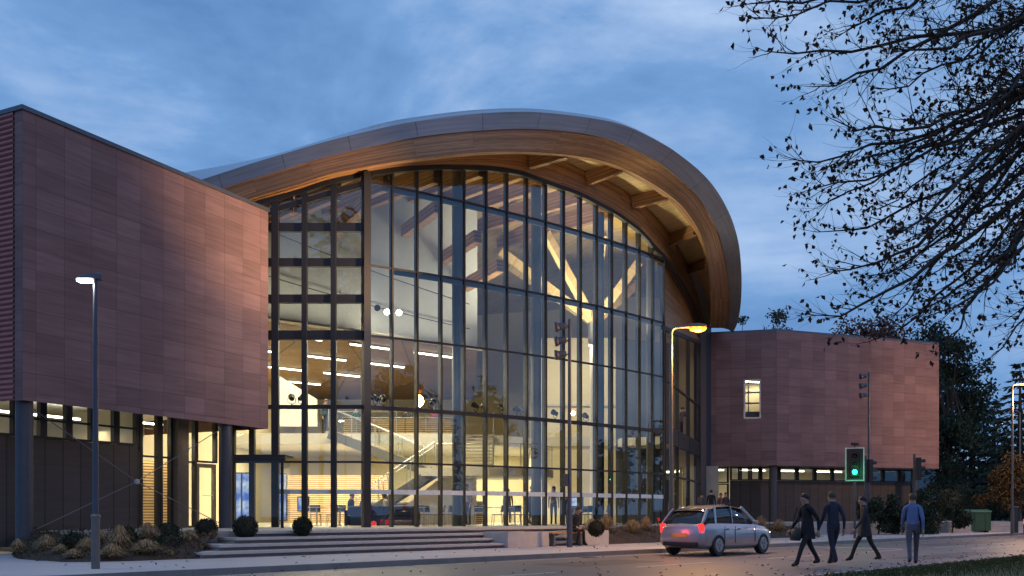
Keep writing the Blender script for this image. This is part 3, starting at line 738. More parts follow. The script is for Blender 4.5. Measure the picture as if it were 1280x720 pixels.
# upper auditorium volume with slatted underside
m = MB(); a, b = H(-4.2, 4.5, 0), H(8.6, 4.5, 0)
m.face([H(-4.2, 4.5, ZC), H(8.6, 4.5, ZC), H(8.6, 4.5, 15.2), H(3.5, 4.5, 14.7), H(0, 4.5, 13.4), H(-4.2, 4.5, 12.5)]); bb = V((-2.5, 61.9, 0)); wall_uv(m, b, bb, ZC, 15.0); m.build('auditorium_wall', M['coolwall'], hall)
for z0_, z1_ in ((12.2, 10.6), (10.4, 9.5)):
    m = MB(); m.tube([H(-2.5 + 10.5 * k / 8.0, 4.3, z0_ + (z1_ - z0_) * k / 8.0 - 0.12 * math.sin(math.pi * k / 8.0)) for k in range(9)], 0.018, 6); m.build('cable', M['black'], hall)
for t_, z_ in ((1.2, 12.6), (4.6, 13.2), (6.6, 12.4), (7.8, 11.4)):
    m = MB(); m.beam(H(t_, 4.4, z_), H(t_ - 0.4, 1.4, z_ + 0.25), 0.35, 0.5); m.build('stub_beam', M['glulam'], hall)
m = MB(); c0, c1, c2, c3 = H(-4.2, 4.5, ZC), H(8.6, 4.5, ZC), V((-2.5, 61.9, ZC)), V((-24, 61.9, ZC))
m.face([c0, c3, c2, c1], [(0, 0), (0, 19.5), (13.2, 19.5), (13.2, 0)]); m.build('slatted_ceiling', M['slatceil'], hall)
# stair landing, slatted wall, parapet
m = MB(); m.prism([(-4.2, 42.0), (-1.0, 41.6), (0.4, 41.9), (1.5, 42.8), (1.9, 44.2), (1.9, 47.0), (-4.2, 47.0)], 2.9, 3.25); m.build('landing', M['offwhite'], hall)
m = MB(); wall_uv(m, V((-12.3, 51, 0)), V((-6.6, 51, 0)), ZPL, 3.3); m.build('slatted_wall', M['slat'], hall)
m = MB()
q = [P(343, 466, 41.2), P(396, 499, 42.6), P(396, 533, 42.6), P(343, 533, 41.2)]
m.face(q[::-1] if False else [q[3], q[2], q[1], q[0]]); q2 = [p + V((0, 0.14, 0)) for p in q]; m.face(q2); m.face([q[0], q[1], q2[1], q2[0]]); m.face([q[1], q[2], q2[2], q2[1]]); m.face([q[2], q[3], q2[3], q2[2]])
m.build('stair_parapet', M['offwhite'], hall)
# interior roof ribs and the star node
for t in range(-3, 15, 2):
    i = min(range(len(cD)), key=lambda k: (cD[k] - H(t, 0, cD[k].z)).length)
    a, b = cD[i] + inward(i) * 0.4, cD[i] + inward(i) * 9
    m = MB(); m.beam(a + V((0, 0, -0.45)), b + V((0, 0, -0.1)), 0.26, 0.8); m.build('roof_rib', M['glulam'], hall)
node = P(742, 403, 46.5)
m = MB(); m.lathe([(0.25, -1.2), (0.3, 0), (0.2, 0.4)], node, 14); nd_ = m.build('star_node', M['steel'], hall)
for dx, dy, dz in ((-4, 2, 3.2), (-2.4, -2.5, 3.6), (0.2, -3.0, 3.4), (2.2, 0, 2.9), (2.5, 3, 2.6), (-1, 4.5, 3.4), (-4.5, -0.5, 3.3)):
    m = MB(); m.beam(node, node + V((dx, dy, dz)), 0.25, 0.42); m.build('strut', M['board'], nd_)
m = MB(); m.lathe([(0.18, ZPL), (0.18, node.z - 1.2)], V((node.x, node.y, 0)), 14); m.build('node_column', M['white'], hall)

# ------------------------------------------------------------------ staircases
def balustrade(m_g, m_r, pts, z, h=1.05, gap=1.2):
    for a, b in zip(pts, pts[1:]):
        a, b = V(a), V(b); L = (b - a).length; n = max(1, int(L / gap))
        za = a.z; zb = b.z
        m_r.tube([a + V((0, 0, h)), b + V((0, 0, h))], 0.025, 6)
        for k in range(n + 1):
            p = a.lerp(b, k / n); m_r.tube([p, p + V((0, 0, h))], 0.022, 6)
        m_g.face([a + V((0, 0, 0.1)), b + V((0, 0, 0.1)), b + V((0, 0, h - 0.08)), a + V((0, 0, h - 0.08))])
def flight(root, a, b, width, wdir, n):
    a, b, wdir = V(a), V(b), V(wdir).normalized()
    m = MB(); d = b - a; hd = V((d.x, d.y, 0)); run = hd.length / n; hd.normalize()
    for k in range(n):
        c = a + V((d.x, d.y, 0)) * ((k + 0.5) / n) + V((0, 0, d.z * (k + 1) / n - 0.03)) + wdir * width / 2
        m.box(c, (run + 0.03, width, 0.06), math.atan2(hd.y, hd.x))
    m.build('treads', M['paleconc'], root)
    for w in (0.0, width):
        m = MB(); m.beam(a + wdir * w + V((0, 0, 0.0)), b + wdir * w + V((0, 0, -0.12)), 0.09, 0.42); m.build('stringer', M['grey'], root)
        g, r = MB(), MB(); balustrade(g, r, [a + wdir * w + V((0, 0, 0.2)), b + wdir * w + V((0, 0, 0.2))], 0, 0.95)
        r.build('handrail', M['steel'], root); g.build('glass_panel', M['glass_clear'], root)
st = thing('staircase', 'grey lower stair flight rising from the hall floor to the landing', 'stairs', (-6.9, 42, ZPL))
flight(st, (-7.0, 41.6, ZPL), (-3.4, 42.1, 3.25), 1.5, (0, 1, 0), 15)
m = MB(); q = [(-5.9, 43.3, ZPL), (-3.3, 43.3, ZPL), (-1.6, 43.3, ZPL), (-1.6, 43.3, 2.88), (-3.2, 43.3, 2.88)]; m.face(q); m.build('spandrel_wall', M['white'], st)
st = thing('staircase', 'upper stair flight with glass balustrade climbing from landing to the left end of the balcony', 'stairs', (-4, 44, 3.25))
flight(st, (-4.1, 44.0, 3.25), (-8.6, 45.0, ZL1), 1.4, (0, 1, 0), 11)
st = thing('staircase', 'short stair with open pale treads seen head on above the landing', 'stairs', (-1.8, 44.3, 3.25))
flight(st, (-2.6, 44.4, 3.25), (-2.6, 47.15, ZL1), 1.7, (1, 0, 0), 11)
bal = thing('balustrade', 'glass balustrade with steel posts along the curved edge of the stair landing', 'balustrade', (0, 42, 3.25))
g, r = MB(), MB(); balustrade(g, r, [(-3.3, 42.02, 3.25), (-1.0, 41.68, 3.25), (0.38, 41.98, 3.25), (1.45, 42.86, 3.25), (1.84, 44.2, 3.25)], 3.25); g.build('glass_panel', M['glass_clear'], bal); r.build('rail', M['steel'], bal)
bal = thing('balustrade', 'long glass balustrade along the upper balcony in front of seated people', 'balustrade', (-6, 46, ZL1))
g, r = MB(), MB(); balustrade(g, r, [(-8.4, 46.06, ZL1), (-2.7, 46.06, ZL1)], ZL1); g.build('glass_panel', M['glass_clear'], bal); r.build('rail', M['steel'], bal)

# ------------------------------------------------------------------ lights and fittings in the hall
def area(name, loc, sx, sy, power, col=(1, 0.83, 0.53), rot=(0, 0, 0)):
    l = bpy.data.lights.new(name, 'AREA'); l.shape = 'RECTANGLE'; l.size = sx; l.size_y = sy; l.energy = power; l.color = col
    o = bpy.data.objects.new(name, l); COL.objects.link(o); o.location = loc; o.rotation_euler = rot; return o
ang = math.atan2(CH.y, CH.x)
led0 = None
for n in (6.2, 10.2, 14.4, 18.6):
    for t in (-2.9, 0.6, 4.1, 7.4):
        c = H(t, n, ZC - 0.10)
        if c.x < -13: continue
        o = thing('ceiling_light', 'slim lit strip light under the slatted timber ceiling of the upper storey', 'light', tuple(c), ang, 'strip lights under the slatted ceiling')
        m = MB(); m.box((0, 0, 0), (2.1, 0.12, 0.05)); m.build('diffuser', M['led'], o, world=False)
        m = MB(); m.box((0, 0, 0.062), (2.16, 0.16, 0.07)); m.build('housing', M['white'], o, world=False)
LP = 2.2
for n in (7, 12.5, 18):
    area('hall_light', H(2.6, n, ZC - 0.22), 11, 0.4, 330 * LP, rot=(0, 0, ang))
area('ground_light', (-7.8, 48.2, 4.5), 9, 2.5, 540 * LP); area('ground_light', (-1, 47.5, 2.8), 4, 3.0, 150 * LP, rot=(0, 0, 0)); area('ground_light', (-6, 38.8, 8.2), 7, 0.3, 370 * LP, rot=(0, 0, ang))
area('ground_light', (3.4, 46.5, 9.5), 4, 1.0, 105 * LP, rot=(R(28), 0, 0))
area('ground_light', (-1.5, 53, 4.4), 4.5, 2.5, 160 * LP)
area('gallery_light', (8.8, 54, 4.6), 1.5, 4, 45 * LP, rot=(0, 0, -0.3)); area('gallery_light', (8.9, 54.5, 11.0), 1.2, 4, 26 * LP, rot=(0, 0, -0.3))
area('cove_and_fill_light', H(2.5, 3.4, 8.75), 11, 0.3, 75 * LP, rot=(R(180), 0, ang)); area('cove_and_fill_light', H(12.0, 1.6, 9.6), 7, 0.3, 470 * LP, rot=(R(180), 0, ang))  # second one hangs free of the ledge, added to brighten the canopy soffit
m = MB(); m.box(H(2.4, 4.2, ZC + 0.05), (13, 0.5, 0.08), ang); m.build('cove_ledge', M['offwhite'], hall)
for px_ in (484, 499):
    c = P(px_, 391, at_px(px_)[0] + 3.8); area('spot_beam', c, 0.2, 0.2, 30, rot=(R(75), 0, R(-14)))
area('wing_light', W(3.2, -3.9, ZS - 0.2), 5, 0.5, 60, rot=(0, 0, math.atan2(D.y, D.x))); area('wing_light', W(7.8, -3.0, ZS - 0.25), 2.4, 0.5, 90, rot=(0, 0, math.atan2(D.y, D.x)))
area('wing_light', W(7.6, -1.0, ZS - 0.03), 1.5, 0.3, 8, rot=(0, 0, math.atan2(D.y, D.x)))
area('east_light', EC1.lerp(EC2, 0.35) + V((-1, 2.2, ES - 0.16)), 8, 0.5, 130, rot=(0, 0, 0.37)); area('east_light', EC0 + V((1.0, 2.0, ES - 0.16)), 2, 0.6, 70)
area('east_light', wa - nE * 1.6 + V((0.5, 0, 9.3)), 1.4, 0.3, 45, rot=(0, 0, 0.4))
# stage spotlights that stand along the main transom
def stage_light():
    o = thing('stage_light', 'x', 'spotlight', (0, 0, 0), 0, 'black stage spotlights along the main transom')
    m = MB(); m.lathe([(0.09, -0.17), (0.12, -0.13), (0.13, 0.05), (0.16, 0.06), (0.17, 0.2)], (0, 0, 0), 14)
    m.v = [Matrix.Rotation(R(-62), 3, 'X') @ p + V((0, 0, 0.34)) for p in m.v]; m.build('lamp_head', M['black'], o, world=False, smooth=False)
    m = MB(); m.tube([(-0.19, 0, 0.34), (-0.19, 0, 0.10), (0, 0, 0.03), (0.19, 0, 0.10), (0.19, 0, 0.34)], 0.018, 6); m.tube([(0, 0, -0.02), (0, 0, 0.06)], 0.03, 8); m.build('yoke', M['black'], o, world=False)
    return o
STG = None
for i, (px, tw, nm) in enumerate(((362, 0.3, 'far left end of the rail'), (374, -0.5, 'left bay beside the thick post'), (474, 0.6, 'second pane of the curved front'), (484, -0.2, 'second pane beside the slim mullion'), (532, 0.2, 'third pane under the strip lights'), (546, -0.8, 'fourth pane beside the dark column'), (601, 0.4, 'pane just right of the first round column'), (612, -0.3, 'pane above the open stair'), (634, 0.1, 'pane above the curved landing'), (653, 0.7, 'pane in front of the cream wall'), (661, -0.4, 'pane left of the second round column'), (701, 0.3, 'pane behind the tall floodlight mast'), (740, -0.2, 'pane at the cream wall right end'))):
    z, s = at_px(px); p, t = plan(s); c = p - outn(t) * 0.34
    if STG is None: STG = stage_light(); o = STG
    else: o = copy_tree(STG)
    o.location = (c.x, c.y, 5.19); o.scale = (0.72, 0.72, 0.72); o.rotation_euler = (0, 0, math.atan2(t.y, t.x) + tw)
    o['label'] = 'black stage spotlight on the transom, ' + nm
m = MB(); rail(-3.2, -0.2, 5.15, 0.03, -0.2, 0.5, m, 50); rail(0.2, 13.5, 5.15, 0.03, -0.2, 0.5, m); m.build('light_shelf', M['frame'], hall)
def wall_spot(px, py, Zd, label, lit):
    c = P(px, py, Zd)
    o = thing('wall_spotlight', label, 'spotlight', tuple(c), 0, 'spotlights on the upper white wall')
    m = MB(); m.lathe([(0.08, -0.16), (0.11, -0.1), (0.13, 0.1)], (0, 0, 0), 14); m.v = [Matrix.Rotation(R(100), 3, 'X') @ p for p in m.v]; m.build('lamp_head', M['black'], o, world=False)
    m = MB(); m.beam((0, 0.1, 0), (0, 0.5, 0.05), 0.05, 0.05); m.build('bracket', M['black'], o, world=False)
    if lit:
        m = MB(); m.lathe([(0.115, 0.101), (0.112, 0.112)], (0, 0, 0), 14); m.v = [Matrix.Rotation(R(100), 3, 'X') @ p for p in m.v]; m.build('lens', M['spotlamp'], o, world=False)
for px, py, lb, lit in ((472, 385, 'unlit spotlight left of the lit pair on the upper white wall', 0), (484, 390, 'lit spotlight of a pair on the upper white wall, lower one', 1), (499, 391, 'lit spotlight of a pair on the upper white wall, near the mullion', 1), (569, 401, 'unlit spotlight on the white wall beside the round column', 0)):
    z, s = at_px(px); wall_spot(px, py, z + 4.0, lb, lit)
# ------------------------------------------------------------------ street furniture
def pole_base(px, Z, z): p = G(px, Z, z); return p
# left lantern
b = pole_base(119.5, 19.65, ZP); H_ = 6.06 - ZP
o = thing('street_lamp', 'slim dark lamp column with flat lit lantern in front of the left stone wing', 'street lamp', tuple(b))
m = MB(); m.tube([(0, 0, 0), (0, 0, 1.08)], 0.085, 16); m.lathe([(0.097, 1.05), (0.097, 1.085), (0.07, 1.12)], (0, 0, 0), 16); m.build('base_sleeve', M['polebrown'], o, world=False)
m = MB(); m.tube([(0, 0, 1.08), (0, 0, H_ - 0.02)], [0.062, 0.045], 16); m.build('pole', M['polegrey'], o, world=False)
m = MB(); prof = [(-0.38, 0.0, 0.10), (-0.30, 0.045, 0.16), (-0.1, 0.10, 0.17), (0.06, 0.13, 0.12), (0.12, 0.10, 0.06)]
rows = []
for x, h, wd in prof: rows.append([(x, -wd, H_ - 0.02), (x, -wd * 0.7, H_ - 0.02 + h * 0.8 + 0.01), (x, 0, H_ - 0.02 + h + 0.015), (x, wd * 0.7, H_ - 0.02 + h * 0.8 + 0.01), (x, wd, H_ - 0.02)])
m.loft(rows, closed=False); m.loft([[r[0], r[-1]] for r in rows]); m.face(rows[0]); m.face(rows[-1][::-1])
lt = m.build('lantern', M['polegrey'], o, world=False, smooth=False)
m = MB(); m.box((-0.21, 0, H_ - 0.045), (0.28, 0.2, 0.05)); m.build('lens', M['led_cool'], lt, world=False)
area('lantern_light', b + V((-0.22, 0, H_ - 0.09)), 0.28, 0.2, 40, col=(1, 0.95, 0.85))
# sodium lamp
b = pole_base(839, 30.6, ZP)
o = thing('street_lamp', 'tall galvanised lamp column with glowing orange sodium lantern by the hall corner', 'street lamp', tuple(b))
H_ = P(0, 415, 30.6).z - ZP
m = MB(); m.tube([(0, 0, 0), (0, 0, 1.5)], 0.095, 16); m.tube([(0, 0, 1.5), (0, 0, H_), (0.06, 0, H_ + 0.10), (0.16, 0, H_ + 0.14), (0.55, 0, H_ + 0.17)], [0.062, 0.05, 0.045, 0.04, 0.04], 14); m.build('pole', M['polebrown'], o, world=False)
m = MB(); rows = []
for x, w_, h0, h1 in ((0.50, 0.05, 0.12, 0.22), (0.60, 0.11, 0.10, 0.27), (0.85, 0.14, 0.09, 0.29), (1.08, 0.11, 0.11, 0.26), (1.14, 0.05, 0.14, 0.22)):
    rows.append([(x, -w_, H_ + h0 + 0.06), (x, -w_ * 0.8, H_ + h1 - 0.02), (x, 0, H_ + h1), (x, w_ * 0.8, H_ + h1 - 0.02), (x, w_, H_ + h0 + 0.06)])
m.loft(rows); lt = m.build('lantern', M['polebrown'], o, world=False)
m = MB(); rows = []
for x, w_, d_ in ((0.56, 0.04, 0.03), (0.64, 0.12, 0.12), (0.86, 0.15, 0.17), (1.06, 0.12, 0.12), (1.13, 0.03, 0.03)):
    rows.append([(x, w_ * math.cos(a), H_ + 0.15 - d_ * math.sin(a)) for a in [k * math.pi / 8 for k in range(9)]])
m.loft(rows); m.build('bowl', M['sodium'], lt, world=False, smooth=True)
SODW = b + V((0.88, -0.05, H_ - 0.28))
def point(name, loc, power, col, r=0.1):
    l = bpy.data.lights.new(name, 'POINT'); l.energy = power; l.color = col; l.shadow_soft_size = r
    q = bpy.data.objects.new(name, l); COL.objects.link(q); q.location = loc; return q
SODC = (1.0, 0.50, 0.15)
point('sodium_light', SODW + V((0, 0, -0.1)), 850, SODC, 0.3)
l_ = bpy.data.lights.new('sodium_downlight', 'SPOT'); l_.energy = 1000; l_.spot_size = R(150); l_.spot_blend = 0.6; l_.color = SODC; l_.shadow_soft_size = 0.2
q_ = bpy.data.objects.new('sodium_downlight', l_); COL.objects.link(q_); q_.location = SODW
# floodlight masts
def mast(px, Z, ytop, ys, label, box=False):
    b = pole_base(px, Z, ZP); H_ = P(0, ytop, Z).z - ZP
    o = thing('floodlight_mast', label, 'floodlight mast', tuple(b), 0, 'dark masts with three floodlights')
    m = MB(); m.tube([(0, 0, 0), (0, 0, 1.3)], 0.10, 14); m.tube([(0, 0, 1.3), (0, 0, H_)], [0.07, 0.055], 14); m.lathe([(0.06, H_), (0.03, H_ + 0.05)], (0, 0, 0), 12); m.build('pole', M['polegrey'], o, world=False)
    for k, y in enumerate(ys):
        h = P(0, y, Z).z - ZP
        m = MB(); m.lathe([(0.07, -0.2), (0.11, -0.16), (0.125, 0.06), (0.17, 0.12), (0.165, 0.2)], (0, 0, 0), 14)
        m.v = [Matrix.Rotation(R(-98), 3, 'Y') @ p + V((-0.30, 0, h)) for p in m.v]; f = m.build('floodlight', M['polegrey'], o, world=False)
        m = MB(); m.beam((-0.02, 0, h), (-0.2, 0, h), 0.05, 0.05); m.build('bracket', M['polegrey'], f, world=False)
    if box:
        m = MB(); m.box((-0.13, 0, P(0, 600, Z).z - ZP), (0.12, 0.14, 0.42)); m.build('control_box', M['polegrey'], o, world=False, bevel=0.01)
mast(712, 32.2, 400, (408, 426, 443), 'dark mast with three floodlights standing before the curved glass front', True)
def spot(name, loc, target, power, deg, col, r=0.1):
    l = bpy.data.lights.new(name, 'SPOT'); l.energy = power; l.spot_size = R(deg); l.spot_blend = 1.0; l.color = col; l.shadow_soft_size = r
    q = bpy.data.objects.new(name, l); COL.objects.link(q); q.location = loc; q.rotation_euler = (V(target) - V(loc)).to_track_quat('-Z', 'Y').to_euler()
for y_, tg, pw in ((408, (-8.6, 33.8, 12.6), 11500), (426, (-8.6, 33.5, 9.0), 1900), (443, (-8.6, 33.5, 6.5), 1500)):
    c = P(712, y_, 32.2) + V((-0.52, 0, 0)); spot('mast_flood', c, tg, pw, 56 if pw > 5000 else 46, (1.0, 0.60, 0.30) if pw > 5000 else (1.0, 0.76, 0.62))
mast(1086, 54.0, 466, (470, 482, 494), 'dark mast with three floodlights standing before the far stone wing')
# traffic signals
def signal(b, rz, lit, label, backboard=True, head_z=2.75, cctv=False):
    o = thing('traffic_light', label, 'traffic light', tuple(b), rz, 'traffic lights at the crossing')
    m = MB(); m.tube([(0, 0, 0), (0, 0, head_z + 1.35)], 0.057, 14); m.build('pole', M['polegrey'], o, world=False)
    m = MB(); m.box((0, -0.20, head_z + 0.62), (0.34, 0.2, 1.12)); hd = m.build('signal_head', M['black'], o, world=False, bevel=0.02)
    if backboard:
        m = MB(); m.box((0, -0.10, head_z + 0.62), (0.74, 0.02, 1.42)); m.build('backboard', M['black'], hd, world=False)
        m = MB()
        for x in (-0.385, 0.385): m.box((x, -0.112, head_z + 0.62), (0.055, 0.02, 1.42 + 0.11))
        for z in (-0.735, 0.735): m.box((0, -0.112, head_z + 0.62 + z), (0.715, 0.02, 0.055))
        m.build('border', M['linepaint'], hd, world=False)
    for k, nm in enumerate(('red', 'amber', 'green')):
        z = head_z + 0.98 - k * 0.36
        m = MB(); m.lathe([(0.11, 0), (0.10, 0.012), (0.05, 0.022)], (0, 0, 0), 18); m.v = [Matrix.Rotation(R(90), 3, 'X') @ p + V((0, -0.302, z)) for p in m.v]
        m.build('lens', M['green'] if (lit and k == 2) else M['darklens'], hd, world=False)
        m = MB(); rr = [[V((0.125 * math.cos(a), -0.302 - d, z + 0.125 * math.sin(a))) for a in [R(-20 + 220 * i / 12) for i in range(13)]] for d in (0.0, 0.2)]
        m.loft(rr); m.build('visor', M['black'], hd, world=False)
    if cctv:
        m = MB(); m.tube([(0, 0, head_z + 1.35), (0, 0, head_z + 1.5)], 0.03, 8); m.beam((-0.14, 0.05, head_z + 1.56), (0.16, -0.1, head_z + 1.52), 0.12, 0.12); m.build('detector', M['black'], o, world=False)
    return o
b = pole_base(1068.5, 43.7, ZP); signal(b, R(-20), True, 'traffic light showing green with white bordered backboard', cctv=True)
point('signal_glow', b + V((-0.2, -0.75, 3.0)), 14, (0.02, 1.0, 0.4), 0.1)
b = pole_base(1082, 46.0, ZP); signal(b, R(95), False, 'dark traffic light seen side on close behind the green one', False, 2.55)
b = pole_base(1143, 48.0, ZP); signal(b, R(80), False, 'unlit traffic light on its own slim pole before the shrubs', False, 2.75)
# far lamps
def far_lamp(px, Z, ytop, label, kind, arm):
    b = pole_base(px, Z, ZP); H_ = P(0, ytop, Z).z - ZP
    o = thing('street_lamp', label, 'street lamp', tuple(b))
    m = MB(); m.tube([(0, 0, 0), (0, 0, 1.3)], 0.10, 12); m.tube([(0, 0, 1.3), (0, 0, H_), (arm * 0.3, 0, H_ + 0.08), (arm * 0.8, 0, H_ + 0.1)], [0.07, 0.05, 0.045, 0.045], 12); m.build('pole', M['polebrown' if kind == 'sodium' else 'polegrey'], o, world=False)
    m = MB(); m.lathe([(0.03, -0.3), (0.10, -0.24), (0.13, 0), (0.10, 0.24), (0.03, 0.3)], (0, 0, 0), 12)
    m.v = [V((p.z * 0.8 + arm, p.y, p.x * 0.5 + H_ + 0.12)) for p in m.v]; lt = m.build('lantern', M['polegrey'], o, world=False)
    if kind:
        m = MB(); m.lathe([(0.03, -0.2), (0.11, -0.12), (0.11, 0.12), (0.03, 0.2)], (0, 0, 0), 12); m.v = [V((p.z * 0.9 + arm, p.y, p.x * 0.4 + H_ + 0.06)) for p in m.v]; m.build('bowl', M['sodium' if kind == 'sodium' else 'led_cool'], lt, world=False)
    return b + V((arm, 0, H_ - 0.15))
q = far_lamp(1265.5, 55, 482, 'distant orange sodium lamp column in front of the tall pointed conifer', 'sodium', 0.55); point('sodium_light', q + V((0.1, -0.25, -0.6)), 1500, (1.0, 0.56, 0.26), 0.2)
q = far_lamp(1247, 70, 531, 'distant white lit lamp column before the blue grey cedar', 'led', 0.45); point('led_light', q, 60, (1, 0.93, 0.8), 0.1)
q = far_lamp(1275, 62, 516, 'distant unlit grey lamp column just beside the orange one', None, -0.45)
# street lighting further along the same road, beyond the frame
for s_, q_ in ((47, 7.6),):
    b = RS(s_, q_, 0.1); H_ = 8.0
    o = thing('street_lamp', {-6.0: 'sodium lamp column on the verge near the viewer', 47: 'sodium lamp column on the verge under the bare tree'}[s_], 'street lamp', tuple(b), math.atan2(QN.y, QN.x) * (1 if q_ < 10 else -1))
    m = MB(); m.tube([(0, 0, 0), (0, 0, H_), (0.1, 0, H_ + 0.1), (0.6, 0, H_ + 0.15)], [0.09, 0.055, 0.045, 0.04], 12); m.build('pole', M['polebrown'], o, world=False)
    m = MB(); m.lathe([(0.03, -0.3), (0.12, -0.2), (0.13, 0.2), (0.03, 0.3)], (0, 0, 0), 12); m.v = [V((p.z + 0.8, p.y, p.x * 0.6 + H_ + 0.17)) for p in m.v]; m.build('lantern', M['sodium'], o, world=False)
    d = V((math.cos(o.rotation_euler.z), math.sin(o.rotation_euler.z), 0)); point('sodium_light', b + d * 0.8 + V((0, 0, H_ - 0.1)), 330, (1.0, 0.6, 0.42), 0.15)
# planters, benches, cabinet
def block(s0, s1, q0, q1, label, plant):
    c = RS((s0 + s1) / 2, (q0 + q1) / 2, ZP)
    o = thing('planter', label, 'planter', tuple(c), math.atan2(KD.y, KD.x), 'pale cast stone blocks on the steps')
    a, d_, h = s1 - s0, q1 - q0, 0.52
    m = MB(); t = 0.09
    m.box((0, 0, 0.2), (a, d_, 0.40)); 
    for sx in (-1, 1): m.box((sx * (a / 2 - t / 2), 0, 0.46), (t, d_, 0.12))
    for sy in (-1, 1): m.box((0, sy * (d_ / 2 - t / 2), 0.46), (a - 2 * t, t, 0.12))
    m.build('box', M['paleconc'], o, world=False)
    m = MB(); m.box((0, 0, 0.44), (a - 2 * t - 0.01, d_ - 2 * t - 0.01, 0.075)); m.build('soil', M['soil'], o, world=False)
block(22.4, 24.4, 22.15, 23.35, 'pale stone block planter at the steps left of the seated person', 0)
block(26.2, 27.6, 22.1, 23.35, 'pale stone block planter with a clipped ball right of the seated person', 1)
o = thing('bench', 'timber topped bench between the two pale stone blocks', 'bench', tuple(RS(25.3, 22.25, ZP)), math.atan2(KD.y, KD.x))
m = MB()
for k in range(4): m.box((0, -0.18 + k * 0.12, 0.46), (1.75, 0.105, 0.05))
m.build('seat', mat('bench_timber', (0.42, 0.23, 0.09), 0.6, var=0.15, stretch=(1, 8, 1)), o, world=False)
for x in (-0.7, 0.7):
    m = MB(); m.box((x, 0, 0.215), (0.08, 0.38, 0.43)); m.build('leg', M['grey'], o, world=False)
o = thing('roadside_container', 'dark green lidded roadside container standing on the far pavement before the conifers', 'container', (0, 0, 0))
c = G(1214, 58, ZP); o.location = tuple(c)
m = MB(); m.box((0, 0, 0.66), (1.9, 1.0, 1.1)); 
for x in (-0.62, 0, 0.62): m.box((x, -0.515, 0.66), (0.05, 0.03, 1.02))
grn = mat('container_green', (0.02, 0.075, 0.035), 0.45); m.build('body', grn, o, world=False)
m = MB(); rr = [[(-0.98, y, z) for y, z in ((-0.54, 1.21), (-0.5, 1.30), (0, 1.38), (0.5, 1.30), (0.54, 1.21))], [(0.98, y, z) for y, z in ((-0.54, 1.21), (-0.5, 1.30), (0, 1.38), (0.5, 1.30), (0.54, 1.21))]]
m.loft(rr); m.face(rr[0]); m.face(rr[1][::-1]); m.build('lid', mat('container_lid', (0.035, 0.12, 0.07), 0.35), o, world=False)
for x in (-0.8, 0.8):
    m = MB(); m.box((x, 0, 0.055), (0.12, 0.8, 0.11)); m.build('foot', M['black'], o, world=False)
o = thing('marker_post', 'short dark square post at the kerb near the right edge', 'post', tuple(G(1268, 56.5, ZP)))
m = MB(); m.box((0, 0, 0.75), (0.34, 0.3, 1.5)); m.build('post_body', M['black'], o, world=False, bevel=0.03)
m = MB(); m.box((0, 0, 1.53), (0.38, 0.34, 0.06)); m.build('cap', M['grey'], o, world=False)

